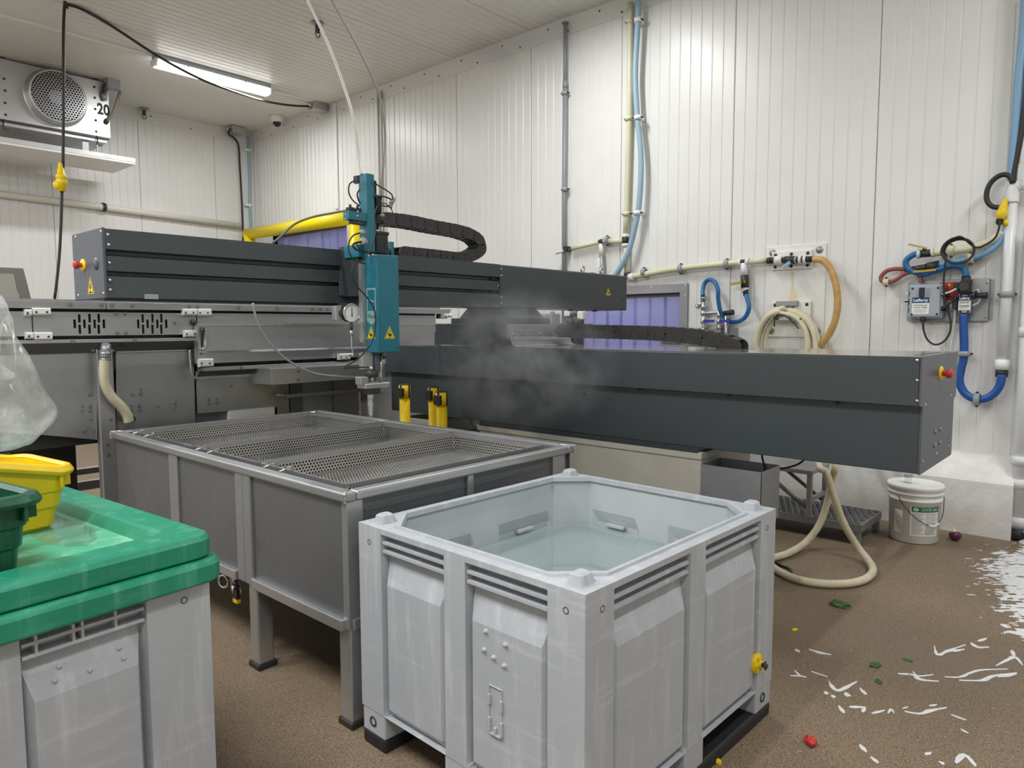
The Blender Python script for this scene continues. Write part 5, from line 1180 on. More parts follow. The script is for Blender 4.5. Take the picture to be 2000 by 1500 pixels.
MB().tube([W(1170, 473, D), W(1140, 480, D), W(1117, 486, D)], .022, 12, 1).build('tube', 'ivory_pipe', iv)
MB().tube([W(1112, 487, D), W(1098, 491, .08), W(1085, 495, .12)], .014, 10, 1).build('tube', 'ivory_pipe', iv)
MB().rbox(*[x for p in ((WX - .09, WX - .02),) for x in p], W(1116, 487).y, W(1108, 487).y, W(1112, 492).z, W(1112, 482).z, .006).build('valve', 'black', iv)
MB().tube([W(1174, 476, D), W(1175, 500, D)], .024, 12, 1).build('tube', 'ivory_white', iv); MB().tube([W(1175, 500, D), W(1176, 530, D), W(1176, 560, D)], .026, 12, 1).build('valve_body', 'steel_dull', iv)
MB().obox(W(1170, 513, D + .04), PX, PY, PZ, .02, .03, .09).build('valve_handle', 'white_plastic', iv)
for u, v, w in ((1258, 532, 'nearest the corner of the beam'), (1330, 525, 'above the hatch'), (1420, 516, 'left of the hose station')): clip('dark clip on the ivory pipe %s' % w, W(u, v, D), .028, ax=PY)
clip('dark clip on the short ivory branch pipe', W(1186, 470, D), .03, ax=PY)
for v, w in ((42, 'top'), (232, 'middle'), (418, 'bottom')): clip('clip on the upright ivory pipe, %s one' % w, W(1230.5 - (v > 100) * 2 - (v > 300) * 4.5, v, D), .027, mat='ivory_pipe')
bh = [(1247, -10), (1246, 40), (1242, 110), (1241, 160), (1245, 230), (1251, 290), (1252, 340), (1248, 400), (1241, 440), (1228, 490), (1212, 522), (1196, 545)]
vpipe('hose_line', 'pale blue hose hanging beside the upright ivory pipe', [W(u, v, .10) for u, v in bh], .026, 'blue_pale', 'hose', 5)
for v, u, w in ((40, 1246, 'top'), (230, 1246, 'middle'), (416, 1245, 'bottom')): clip('white clip on the pale blue hose, %s one' % w, W(u, v, .10), .027, mat='white_plastic')
# drop valve and blue hose to the mixing tree
dv = thing('drop_valve', 'dark ball valve with brass lever dropping from the ivory pipe', 'valve', W(1456, 575, D))
MB().tube([W(1453, 514, D), W(1454, 538, D)], .028, 12, 1).build('tube', 'white_pipe', dv); MB().cyl(W(1454, 538, D), W(1455, 562, D), .032, n=12).build('body', 'iron', dv)
MB().cyl(W(1455, 560, D), W(1455, 565, D), .028, n=12).cyl(W(1455, 566, D), W(1456, 568, D), .030, n=12).build('union', 'white_plastic', dv); MB().cyl(W(1456, 565, D), W(1457, 578, D), .022, n=12).build('hose_end', 'black', dv)
MB().obox(W(1440, 553, D + .05), (0, 1, -.12), PX, PZ, .13, .012, .02).build('lever', 'brass', dv); MB().cyl(W(1454, 551, D), W(1450, 551, D + .06), .012, n=8).build('lever_stem', 'iron', dv)
hs = [(1457, 576), (1462, 592), (1462, 606), (1453, 622), (1436, 629), (1420, 625), (1408, 610), (1403, 585), (1402, 565), (1396, 551), (1386, 546), (1377, 552), (1373, 566), (1373, 578)]
vpipe('hose', 'blue hose in an S-curve between the drop valve and the mixing tree', [W(u, v, .07 + .03 * math.sin(i)) for i, (u, v) in enumerate(hs)], .018, 'blue_hose', 'hose', 5)
mt_ = thing('mixing_tree', 'steel pipe tree with two blue levers beside the hatch', 'pipe', W(1374, 690, D))
P_ = lambda *a: [W(u, v, D) for u, v in a]
MB().tube(P_((1374, 578), (1374, 700)), .016, 10, 1).build('riser', 'steel', mt_)
for v, r in ((582, .026), (600, .024), (612, .026), (628, .024), (645, .02)): MB().cyl(W(1374, v - 4, D), W(1374, v + 4, D), r, n=10).build('fitting', 'steel', mt_)
MB().cyl(W(1372, 590, D), W(1363, 598, D + .02), .018, n=10).cyl(W(1364, 597, D + .02), W(1361, 600, D + .02), .022, n=6).build('strainer', 'steel', mt_)
MB().tube(P_((1374, 612), (1400, 611), (1405, 616), (1405, 700)), .014, 10, 3).build('branch', 'steel', mt_)
for v in (616, 628, 640): MB().cyl(W(1405, v - 4, D), W(1405, v + 4, D), .022, n=10).build('fitting', 'steel', mt_)
MB().tube(P_((1418, 616), (1418, 690)), .013, 10, 1).build('branch', 'steel', mt_); MB().cyl(W(1414, 612, D + .04), W(1432, 610, D + .05), .020, .024, 12).build('grip', 'black', mt_)
for u in (1384, 1416): MB().obox(W(u, 627, D + .05), PX, PY, PZ, .012, .10, .022).build('lever', 'blue_handle', mt_)
MB().rbox(WX - .02, WX, W(1440, 650).y, W(1360, 650).y, W(1400, 690).z, W(1400, 640).z, .004).build('back_plate', 'steel_dull', mt_)
# ------------------------------------------------------------------ hose station
hs_ = thing('hose_station', 'white wall plate with valve manifold and hose hook', 'panel', W(1552, 660, .01))
a, b = W(1498, 480, .01), W(1608, 662, .01); zt = W(1550, 479, .01).z; zb = W(1550, 658, .01).z
MB().rbox(WX - .012, WX, b.y, a.y, zb, zt, .002).build('wall_plate', 'hdpe', hs_)
WASH = MB().lathe([(.0001, .012), (.010, .011), (.013, .005), (.027, .004), (.028, 0)], (0, 0, 0), n=16).mesh('anchor_bolt', M['steel_dull'])
for y, z in ((a.y - .05, zt - .05), (b.y + .05, zt - .05), (a.y - .05, zb + .05), (b.y + .05, zb + .05)): place(None, WASH, 'anchor_bolt', (WX - .012, y, z), hs_, rot_to((-1, 0, 0)))
def plate(u0, u1, v0, v1, n):
    y1, y0 = W(u0, v0, .03).y, W(u1, v0, .03).y; z1, z0 = W((u0 + u1) / 2, v0, .03).z, W((u0 + u1) / 2, v1, .03).z
    o = MB().rbox(WX - .034, WX - .012, y0, y1, z0, z1, .003).build('block_plate', 'hdpe', hs_)
    for k in range(n):
        y = y1 - .03 - (y1 - y0 - .06) * k / (n - 1)
        for z in (z1 - .025, z0 + .025): screw((WX - .034, y, z), (-1, 0, 0), o, 2.0, SCREW_D)
    return y0, y1, z0, z1
u_ = plate(1508, 1586, 490, 526, 3); l_ = plate(1507, 1584, 589, 626, 2)
M_ = .08; mp = lambda u, v: W(u, v, M_)
mf = [(1499, 1506, 'iron', .026), (1506, 1514, 'black', .024), (1514, 1528, 'uhmw', .034), (1528, 1533, 'iron', .02), (1533, 1552, 'iron', .030), (1552, 1556, 'blue_pale', .026), (1556, 1561, 'black', .024), (1561, 1566, 'uhmw', .034), (1566, 1570, 'iron', .024), (1570, 1575, 'uhmw', .034), (1575, 1584, 'black', .024), (1584, 1592, 'iron', .022)]
for u0, u1, mt, r in mf: MB().cyl(mp(u0, 509 - (u0 - 1499) * .03), mp(u1, 509 - (u1 - 1499) * .03), r, n=14).build('manifold_part', mt, hs_)
MB().obox(W(1536, 517, M_ + .05), (0, .8, -.5), PX, (0, .5, .8), .07, .02, .025).build('valve_lever', 'blue_pale', hs_)
MB().rbox(WX - .06, WX - .034, W(1561, 594).y, W(1519, 594).y, W(1540, 598).z, W(1540, 590).z + .01, .003).build('hook_bar', 'steel_dull', hs_)
for k in (-1, 1):
    MB().tube([W(1540 + 8 * k, 598, .06), W(1540 + 9 * k, 606, .07), W(1540 + 16 * k, 616, .10), W(1540 + 22 * k, 624, .16), W(1540 + 24 * k, 622, .2)], .006, 8).build('hook_arm', 'iron', hs_)
MB().prism([(W(1550, 530).y, W(1545, 530).z), (W(1543, 530).y, W(1545, 530).z), (W(1546, 560).y, W(1545, 560).z), (W(1538, 588).y, W(1545, 588).z), (W(1560, 588).y, W(1545, 588).z), (W(1549, 560).y, W(1545, 560).z)], 'x', WX - .0128, WX - .011).build('rust_streak', 'stain', hs_)
th = [(1590, 507), (1602, 507), (1614, 514), (1626, 534), (1634, 564), (1636, 594), (1632, 622), (1622, 648), (1608, 668), (1594, 684)]
vpipe('hose', 'tan hose arching down from the manifold of the hose station', [W(u, v, .085 + .05 * math.sin(i * .33)) for i, (u, v) in enumerate(th)], .026, 'tan_hose', 'hose', 5)
# coiled cream hose on the hook
coil = []
cz = W(1540, 660, .1)
for k in range(5 * 20 + 1):
    a_ = math.pi / 2 + 2 * math.pi * k / 20; n_ = k / 20; r0 = .165 + .03 * (n_ % 2) + .008 * n_
    coil.append(V((WX - .10 - .035 * (n_ % 3), cz.y + r0 * math.cos(a_) * 1.0 - .015 * math.sin(n_ * 2), cz.z - .04 + r0 * 1.25 * math.sin(a_) - .02 * (n_ % 2))))
vpipe('coiled_hose', 'cream wash-down hose coiled over the hook of the hose station', coil, .020, 'cream_hose', 'hose', 2)
tag(MB().tube([W(u, v, .19) for u, v in ((1512, 638), (1514, 622), (1524, 615), (1536, 618), (1548, 628), (1560, 642))], .006, 8).build('wire_loop', 'iron'), 'thin wire loop around the coiled cream hose', 'wire')
# ------------------------------------------------------------------ foamer station at the right
fs = thing('foam_station', 'grey backplate carrying a switch box and foam injector on the right wall', 'panel', W(1856, 625, .01))
bp0, bp1 = W(1779, 555, .02), W(1934, 548, .02); zt = W(1856, 546, .02).z; zb = W(1856, 628, .02).z
MB().rbox(WX - .03, WX - .006, bp1.y, bp0.y, zb, zt, .004).build('backplate', 'steel_dull', fs)
for y in (bp1.y, bp0.y): MB().box(WX - .006, WX, y - .02, y + .02, zb + .01, zt - .01).build('plate_ear', 'steel_dull', fs)
for y in (bp1.y + .015, bp0.y - .015):
    for z in (zb + .03, zt - .03): screw((WX - .03, y, z), (-1, 0, 0), fs, 1.4)
dB = .12; y1, y0 = W(1776, 590, dB).y, W(1837, 590, dB).y; z1, z0 = W(1806, 558, dB).z, W(1806, 619, dB).z
bx = MB().rbox(WX - .106, WX - .03, y0 - .01, y1 + .01, z0 - .01, z1 + .01, .008).build('switch_box', 'box_grey', fs)
MB().rbox(WX - dB - .004, WX - .107, y0, y1, z0, z1, .008).build('box_cover', 'box_grey', bx)
cx = WX - dB - .004
for y in (y0 + .018, y1 - .018):
    for z in (z0 + .018, z1 - .018): screw((cx, y, z), (-1, 0, 0), bx, 1.2, SCREW_D)
for z in (z0 + .05, z0 + .10, z1 - .10, z1 - .05): MB().box(WX - .12, WX - .09, y1 + .008, y1 + .03, z - .012, z + .012).build('hinge', 'steel', bx)
p = W(1801, 571, dB); MB().rbox(cx - .014, cx + .002, p.y - .016, p.y + .016, p.z - .032, p.z + .032, .003).build('rocker_switch', 'black', bx)
for q in (.018, .0, -.018): MB().box(cx - .001, cx + .001, p.y - .055, p.y - .03, p.z + q - .006, p.z + q + .006).build('switch_legend', 'ink_grey', bx)
def label_card(par, x, yc, zc, w, h, name, sub, s1, s2):
    lb = MB().box(x - .0012, x + .001, yc - w / 2, yc + w / 2, zc - h / 2, zc + h / 2).build('label', 'label_white', par)
    MB().box(x - .0020, x, yc - w / 2, yc + w / 2, zc + h * .16, zc + h / 2).build('label_band', 'label_blue', lb)
    text(name, s1, (x - .0022, yc, zc + h * .32), (0, -1, 0), PZ, 'label_white', lb, bold=.0008, width=w * .86)
    for k, s in enumerate(sub): text(s, s2, (x - .0014, yc, zc + h * .02 - k * s2 * 1.15), (0, -1, 0), PZ, 'ink' if k < 2 else 'ink_grey', lb, width=w * .82)
    for k in range(3): MB().box(x - .0016, x, yc - w * (.38 - .1 * (k == 2)), yc + w * .4, zc - h * (.26 + .075 * k), zc - h * (.235 + .075 * k)).build('print_line', 'ink_grey', lb)
    return lb
p = W(1798, 597, dB); label_card(bx, cx, p.y, p.z, .105, .115, 'Lafferty', ('CONTROLLER', 'CYCLE TIMER'), .026, .014)
for u, v in ((1838, 575), (1837, 603)): q = W(u, v, .1); MB().cyl((WX - .1, y0 - .005, q.z), (WX - .1, y0 - .045, q.z), .017, n=12).build('cable_gland', 'black', bx)
q = W(1803, 623, .1); MB().cyl((WX - .1, q.y, z0 - .005), (WX - .1, q.y, z0 - .035), .018, n=12).build('cable_gland', 'black', bx)
# red notice
a, b = W(1835, 552, .036), W(1872, 586, .036); rn = MB().box(WX - .033, WX - .030, b.y, a.y, b.z, a.z).build('red_notice', 'red_sign', fs)
MB().cyl((WX - .0335, (a.y + b.y) / 2, a.z - .018), (WX - .033, (a.y + b.y) / 2, a.z - .018), .010, n=12).build('notice_badge', 'label_yellow', rn)
for k in range(6): MB().box(WX - .0338, WX - .032, b.y + .02, a.y - .02 - .02 * (k % 2), a.z - .05 - k * .018, a.z - .046 - k * .018).build('print_line', 'ink_red', rn)
# injector unit
dI = .10; y1, y0 = W(1871, 590, dI).y, W(1897, 590, dI).y; z1, z0 = W(1884, 574, dI).z, W(1884, 612, dI).z
iu = MB().rbox(WX - dI, WX - .03, y0, y1, z0, z1, .006).build('injector', 'steel_dull', fs)
for y in (y0 + .016, y1 - .016):
    for z in (z0 + .012, z1 - .012): screw((WX - dI, y, z), (-1, 0, 0), iu, 1.2, SCREW_D)
label_card(iu, WX - dI, (y0 + y1) / 2, (z0 + z1) / 2 + .005, (y1 - y0) * .92, (z1 - z0) * .72, 'Lafferty', ('ENTRYWAY', 'FOAMER'), .022, .020)
q = W(1885, 560, dI); MB().rbox(WX - dI - .03, WX - .05, q.y - .032, q.y + .032, z1, q.z + .038, .012).build('solenoid', 'black', fs); MB().cyl((WX - dI - .045, q.y, q.z), (WX - dI - .02, q.y, q.z), .028, n=16).build('solenoid_coil', 'iron', fs)
q = W(1870, 560, dI); MB().rbox(WX - dI, WX - .06, q.y - .02, q.y + .025, q.z - .025, q.z + .025, .005).build('coil_plug', 'black', fs)
MB().tube([W(u, v, .09) for u, v in ((1898, 570), (1908, 566), (1912, 572), (1912, 590), (1900, 598))], .012, 8).build('loop_pipe', 'steel_dull', fs)
MB().cyl(W(1903, 577, .1), W(1929, 577, .1), .016, .022, 12).build('needle_valve', 'black', fs); MB().cyl(W(1897, 577, .1), W(1905, 577, .1), .024, n=12).build('valve_body', 'iron', fs)
q = W(1866, 586, .1); MB().rbox(WX - .11, WX - .05, q.y - .012, q.y + .016, q.z - .06, q.z + .02, .004).build('air_regulator', 'black', fs)
MB().tube([W(u, v, .12) for u, v in ((1840, 575), (1856, 570), (1868, 564))], .007, 8).build('signal_wire', 'ivory_white', fs)
MB().tube([W(u, v, .13) for u, v in ((1839, 604), (1856, 592), (1868, 578), (1871, 564))], .006, 8).build('signal_wire', 'cord', fs)
MB().tube([W(u, v, .07) for u, v in ((1866, 592), (1864, 630), (1860, 660), (1855, 688))], .008, 8).build('pickup_tube', 'ivory_white', fs)
# hoses around it
vpipe('hose', 'blue hose curling from the brass-levered valve to the foam injector', [W(u, v, .08) for u, v in ((1800, 496), (1786, 497), (1773, 505), (1769, 514), (1774, 525), (1788, 532), (1806, 535), (1826, 529), (1848, 521), (1866, 519), (1880, 524), (1886, 534), (1887, 544))], .0205, 'blue_hose', 'hose', 5)
q = W(1887, 548, .09); tag(MB().cyl(W(1887, 540, .08), W(1887, 556, .09), .027, n=12).cyl(W(1887, 548, .09), W(1887, 552, .09), .036, n=6).build('hose_coupling', 'black'), 'black coupling on top of the foam injector', 'coupling')
vpipe('hose', 'dull red hose looping to the top of the switch box', [W(u, v, .06) for u, v in ((1768, 526), (1750, 525), (1732, 529), (1721, 540), (1723, 549), (1733, 552), (1748, 547), (1764, 537), (1780, 531), (1792, 533), (1798, 541), (1799, 552))], .015, 'red_hose', 'hose', 5)
clip('ivory clip on the dull red hose', W(1731, 551, .06), .016, mat='ivory_pipe', ax=PY)
v1 = thing('ball_valve', 'dark ball valve with raised brass lever above the switch box', 'valve', W(1808, 495, .07))
MB().cyl(W(1792, 496, .07), W(1798, 496, .07), .033, n=12).build('union', 'ivory_white', v1); MB().cyl(W(1798, 496, .07), W(1819, 494, .07), .026, n=12).build('body', 'iron', v1)
MB().cyl(W(1807, 494, .07), W(1805, 486, .09), .014, n=8).build('stem', 'iron', v1); MB().obox(W(1792, 481, .1), (0, .95, .3), PX, (0, -.3, .95), .12, .018, .012).build('lever', 'brass', v1)
MB().cyl(W(1819, 494, .07), W(1824, 493, .07), .032, n=12).build('union', 'ivory_white', v1)
vpipe('pipe', 'short ivory pipe leading right from the brass-levered valve', [W(u, v, .07) for u, v in ((1823, 494), (1860, 490), (1895, 485), (1925, 476), (1945, 464), (1956, 452))], .026, 'ivory_pipe', 'pipe', 3)
clip('ivory clip on the short ivory pipe', W(1858, 490, .07), .028, mat='ivory_pipe', ax=PY)
v2 = thing('ball_valve', 'dark inline ball valve with brass lever below the blue hose', 'valve', W(1810, 522, .07))
MB().cyl(W(1766, 527, .07), W(1782, 525, .07), .014, n=10).cyl(W(1782, 526, .07), W(1812, 521, .07), .022, n=12).cyl(W(1810, 522, .07), W(1834, 517, .07), .030, n=12).build('body', 'iron', v2)
MB().obox(W(1806, 529, .12), (0, 1, -.05), PX, PZ, .14, .014, .014).build('lever', 'brass', v2); MB().cyl(W(1822, 522, .07), W(1821, 527, .12), .013, n=8).build('stem', 'iron', v2)
vpipe('hose', 'pale blue hose rising right from the inline ball valve', [W(u, v, .07) for u, v in ((1832, 518), (1856, 513), (1880, 508), (1905, 503), (1930, 492), (1948, 477), (1960, 458), (1966, 440))], .017, 'blue_pale2', 'hose', 5)
clip('ivory clip on the rising pale blue hose', W(1896, 505, .07), .023, mat='ivory_pipe', ax=PY)
q = W(1868, 512, .04); tag(MB().obox(q, (0, 1, -.12), PX, PZ, .30, .02, .03).build('strut_rail', 'steel_dull'), 'short steel strut carrying the hoses above the foam injector', 'bracket')
# black cord with coil
ck = [(1803, 627), (1804, 645), (1812, 664), (1826, 673), (1842, 668), (1854, 652), (1857, 632), (1853, 612), (1846, 590), (1843, 560), (1845, 525), (1848, 500)]
cpts = [W(u, v, .14) for u, v in ck]; cc_ = W(1873, 491, .15)
for k in range(0, 2 * 14 + 5):
    a_ = math.pi - 2 * math.pi * k / 14; cpts.append(V((WX - .15 - .004 * k * .3, cc_.y - (.085 + .006 * (k // 14)) * math.cos(a_), cc_.z + (.078 + .006 * (k // 14)) * math.sin(a_))))
cpts += [W(u, v, .15) for u, v in ((1905, 483), (1925, 478), (1942, 466), (1950, 450), (1953, 432))]
vpipe('power_cable', 'black cord coiled above the foam station and looping below the switch box', cpts, .0065, 'cord', 'cord', 4)
ct = thing('power_connector', 'yellow power connector hanging at the white pipe elbow', 'connector', W(1953, 430, .12))
MB().lathe([(.014, 0), (.024, .01), (.030, .03), (.030, .06), (.026, .065), (.026, .085), (.020, .10), (.015, .125), (.012, .135)], W(1953, 430, .12), W(1963, 392, .12) - W(1953, 430, .12), 16).build('body', 'yellow', ct)
MB().lathe([(.012, -.03), (.02, -.02), (.022, .012)], W(1953, 430, .12), W(1963, 392, .12) - W(1953, 430, .12), 12).build('strain_relief', 'black', ct)
q = W(1962, 436, .08); tag(MB().lathe([(.0001, 0), (.022, 0), (.023, .012), (.02, .03), (.0001, .032)], q, (-.8, -.5, 0), 16).build('connector_cap', 'yellow'), 'round yellow connector cap tied to the white pipe', 'cap')
lp = [W(u, v, .11) for u, v in ((1966, 398), (1958, 404), (1940, 404), (1929, 394), (1927, 378), (1933, 360), (1947, 346), (1962, 341), (1974, 346), (1978, 356), (1982, 330), (1988, 300), (1996, 255), (2004, 190), (2010, 100))]
vpipe('cable_loop', 'thick black cable with a round loop at the white pipe elbow', lp, .016, 'cord', 'cable', 5)
vpipe('hose_line', 'pale blue hose coming down at the top right edge', [W(u, v, .09) for u, v in ((2006, -40), (2000, 60), (1991, 150), (1985, 230), (1980, 300), (1977, 352))], .028, 'blue_pale3', 'hose', 4)
vpipe('pipe', 'pale pipe behind the black cable at the top right edge', [W(u, v, .06) for u, v in ((2012, -20), (2002, 120), (1993, 220), (1986, 320))], .02, 'ivory_white', 'pipe', 3)
# white pipe with elbow, union and cobalt hose
wp = thing('white_pipe', 'white plastic pipe with an elbow coming down at the right edge', 'pipe', W(1957, 740, .07))
MB().tube([W(1976, 392, .07), W(1967, 560, .07), W(1958, 706, .07)], .033, 14, 1).build('tube', 'white_pipe', wp)
MB().tube([W(1976, 396, .07), W(1977, 378, .07), W(1982, 366, .07), W(1992, 362, .07)], .040, 14, 5).build('elbow', 'white_pipe', wp); MB().tube([W(1988, 362, .07), W(2020, 360, .07), W(2060, 358, .07)], .033, 14, 1).build('tube', 'white_pipe', wp)
MB().cyl(W(1958, 702, .07), W(1957, 722, .07), .042, n=16).build('union', 'label_white', wp); MB().cyl(W(1957, 720, .07), W(1956, 736, .07), .036, n=16).build('hose_barb', 'iron', wp)
clip('grey clip on the white plastic pipe', W(1967, 575, .07), .034)
vpipe('hose', 'cobalt blue hose hanging in a U from the foam injector to the white pipe', [W(u, v, .09) for u, v in ((1882, 614), (1882, 640), (1883, 670), (1882, 700), (1877, 722), (1874, 744), (1880, 762), (1892, 774), (1908, 780), (1926, 778), (1942, 768), (1953, 752), (1957, 732))], .026, 'cobalt_hose', 'hose', 5)
clip('grey clip on the cobalt hose below the foam injector', W(1882, 691, .09), .033); clip('grey clip at the bottom of the cobalt hose loop', W(1908, 780, .09), .033, ax=PY)
# large white standpipe at the end of the kerb
sp = onx(2003, 760, 5.58); sp_ = thing('standpipe', 'white standpipe at the end of the kerb on the right edge', 'pipe', (5.58, sp.y, 0))
MB().cyl((5.58, sp.y, .07), (5.58, sp.y, 2.05), .045, n=20).build('tube', 'white_pipe', sp_)
for z in (.12, .37, .52, 1.35): MB().cyl((5.58, sp.y, z - .03), (5.58, sp.y, z + .03), .054, n=20).build('coupling', 'white_pipe', sp_)
MB().cyl((5.58, sp.y, 0), (5.58, sp.y, .075), .06, n=20).build('foot', 'black', sp_)
# small equipment seen under the beam, in front of the hatch
fl = thing('filter_unit', 'pair of dark filter canisters with white fittings in front of the hatch', 'filter', W(1122, 690, .25))
for u in (1114, 1130):
    q = W(u, 640, .25); MB().lathe([(.0001, -.35), (.045, -.34), (.05, .05), (.052, .08), (.02, .10)], q, PZ, 18).build('canister', 'iron', fl)
for u, v in ((1110, 610), (1136, 616)): q = W(u, v, .25); MB().rbox(q.x - .03, q.x + .03, q.y - .035, q.y + .035, q.z - .04, q.z + .04, .01).build('fitting', 'white_plastic', fl)
MB().rbox(WX - .26, WX, W(1126, 640, .25).y - .01, W(1119, 640, .25).y, W(1122, 640, .25).z, W(1122, 640, .25).z + .04, .004).build('wall_bracket', 'steel_dull', fl)
MB().cyl(W(1106, 616, .25), W(1140, 614, .25), .02, n=12).build('header', 'black', fl)
a, b = W(1056, 613, .05), W(1082, 640, .05); eb = thing('wall_box', 'small grey box on the wall seen below the beam', 'box', W(1070, 640, .05))
MB().rbox(WX - .14, WX - .002, W(1092, 620).y, a.y, b.z - .1, a.z, .01).build('body', 'grey_plastic', eb); MB().cyl(W(1079, 613, .08), W(1079, 608, .08), .025, n=12).build('gland', 'grey_plastic', eb)
MB().rbox(WX - .16, WX - .14, W(1084, 620).y, a.y, b.z - .1, a.z - .01, .004).build('cover', 'grey_plastic', eb)
sr = thing('shelf_rail', 'grey steel shelf rail in front of the lower hatch', 'rail', W(1315, 690, .3))
for v in (658, 680): a, b = W(1290, v, .3), W(1343, v - 1, .3); MB().rbox(WX - .33, WX - .3, b.y, a.y, a.z - .02, a.z + .03, .003).build('rail', 'steel_dull', sr)
for y in (W(1292, 660, .3).y, W(1341, 660, .3).y): MB().rbox(WX - .3, WX, y - .015, y + .015, W(1300, 690, .3).z, W(1300, 656, .3).z, .003).build('bracket', 'steel_dull', sr)
# lines from the ceiling down to the cutting head
def hang(pts, y0, y1): n = len(pts) - 1; return [ony(u, v, y0 + (y1 - y0) * i / n) for i, (u, v) in enumerate(pts)]
tag(MB().tube(hang([(706, 342), (700, 300), (690, 232), (672, 170), (640, 85), (600, 0), (560, -80)], 2.92, 3.6), .008, 8).build('supply_line', 'cable_white'), 'thin pale line from the ceiling to the top of the teal head', 'cable')
tag(MB().tube(hang([(744, 382), (748, 330), (752, 290), (750, 235), (738, 178), (700, 95), (650, 5), (610, -70)], 2.93, 3.6), .006, 8).build('supply_line', 'cable_grey'), 'thin grey line bowing from the ceiling to the connectors of the head', 'cable')
# ------------------------------------------------------------------ step stool under the base
st = thing('step_stool', 'two-step steel stool with a studded lower tread below the machine base', 'stool', (4.97, 1.7, 0))
sx0, sx1, sy0, sy1, sz = 4.75, 5.20, 1.30, 2.15, .13
tr = MB().rbox(sx0, sx1, sy0, sy1, sz - .012, sz, .003).build('tread', 'steel_tank', st)
for b in ((sx0 - .004, sx0 + .004, sy0, sy1), (sx1 - .004, sx1 + .004, sy0, sy1), (sx0, sx1, sy0 - .004, sy0 + .004), (sx0, sx1, sy1 - .004, sy1 + .004)): MB().box(*b, sz - .045, sz + .003).build('edge', 'steel_dull', st)
sd = MB(); i = 0
for kx in range(9):
    for ky in range(19):
        x = sx0 + .03 + kx * .048; y = sy0 + .025 + ky * .043 + (.0215 if kx % 2 else 0)
        if y > sy1 - .02: continue
        sd.lathe([(.017, 0), (.013, .011), (.007, .011), (.006, -.004), (.0001, -.004)], (x, y, sz), PZ, 8, False)
tag(sd.build('tread_studs', 'steel_tank', st, fix=False), kind='stuff')
for x in (sx0 + .02, sx1 - .02):
    for y in (sy0 + .025, sy1 - .025): MB().rbox(x - .02, x + .02, y - .02, y + .02, 0, sz - .01, .003).build('leg', 'steel_dull', st)
ux0, ux1, uy0, uy1, uz = 4.72, 5.06, 1.60, 2.15, .445
MB().rbox(ux0, ux1, uy0, uy1, uz - .028, uz, .003).build('upper_step', 'steel_dull', st)
for x in (ux0 + .02, ux1 - .02):
    for y in (uy0 + .02, uy1 - .02): MB().rbox(x - .016, x + .016, y - .016, y + .016, sz, uz - .02, .003).build('upright', 'steel_dull', st)
MB().cyl((ux0 + .02, uy0 + .02, sz + .05), (ux0 + .02, uy0 + .36, uz - .03), .014, n=4).build('brace', 'steel_tank', st)
MB().cyl((ux1 - .02, uy0 + .02, sz + .05), (ux1 - .02, uy0 + .36, uz - .03), .014, n=4).build('brace', 'steel_tank', st)
MB().rbox(ux0 + .02, ux1 - .02, uy0 + .01, uy0 + .03, sz + .10, sz + .13, .002).build('cross_bar', 'steel_dull', st)
# ------------------------------------------------------------------ bucket
ct = onz(1783, 1063, 0); away = V((ct.x, ct.y, 0)).normalized(); R0, R1, BH = .142, .155, .375
bc_ = V((ct.x, ct.y, 0)) + away * R0
bk = thing('bucket', 'white plastic bucket with a green-striped label beside the kerb', 'bucket', bc_)
rz = lambda z: R0 + (R1 - R0) * z / BH
MB().lathe([(.0001, 0), (R0 - .008, 0), (R0, .008), (rz(.27), .27), (rz(.27) + .006, .272), (rz(.28) + .006, .282), (rz(.28), .285), (rz(.31), .31), (rz(.31) + .008, .312), (rz(.32) + .008, .324), (rz(.33), .327), (rz(.345), .345)], bc_, PZ, 40).build('pail', 'bucket', bk)
MB().lathe([(rz(.34), .340), (rz(.345) + .010, .342), (rz(.36) + .011, .365), (rz(.37) + .006, .373), (rz(.37) - .012, .370), (rz(.37) - .016, .358), (.0001, .358)], bc_, PZ, 40).build('lid', 'bucket', bk)
q = bc_ + V((.03, .05, .358)); MB().cyl(q, q + V((0, 0, .045)), .022, n=16).build('spout', 'clear', bk); MB().cyl(q + V((0, 0, .042)), q + V((0, 0, .058)), .027, n=16).build('spout_cap', 'grey_plastic', bk)
th0 = math.atan2(-away.y, -away.x)
def cyl_pt(a, z, d=.0): r = rz(z) + d; return bc_ + V((math.cos(th0 + a) * r, math.sin(th0 + a) * r, z))
def patch(a0, a1, z0, z1, mat, name, par, d=.0012):
    us = [a0 + (a1 - a0) * k / 10 for k in range(11)]; m = MB(); m.sheet(us, [z0, z1], lambda a, z: cyl_pt(a, z, d), True); return m.build(name, mat, par, fix=False)
lb = patch(-.15, 1.05, .055, .245, 'label_white', 'label', bk)
patch(-.10, 1.05, .212, .245, 'label_green', 'label_band', lb, .0018)
def bend(s, size, a_c, z_c, mat, par, width, d=.0026, bold=0):
    o = text(s, size, (0, 0, 0), PX, PZ, mat, None, width=width, bold=bold); 
    for v in o.data.vertices: x, z = v.co.x, v.co.z; p = cyl_pt(a_c + x / R1, z_c + z, d + v.co.y * 0); v.co = p
    return child(o, par)
bend('DOOR SAN', .026, .62, .229, 'label_white', lb, .105, bold=.0006)
m = MB(); m.add([cyl_pt(.06 + .10 * math.cos(k * math.pi / 8), .229 + .011 * math.sin(k * math.pi / 8), .0024) for k in range(16)], [list(range(16))]); m.build('logo_oval', 'label_white', lb, fix=False)
bend('ZEP', .014, .06, .229, 'label_green', lb, .020, .003)
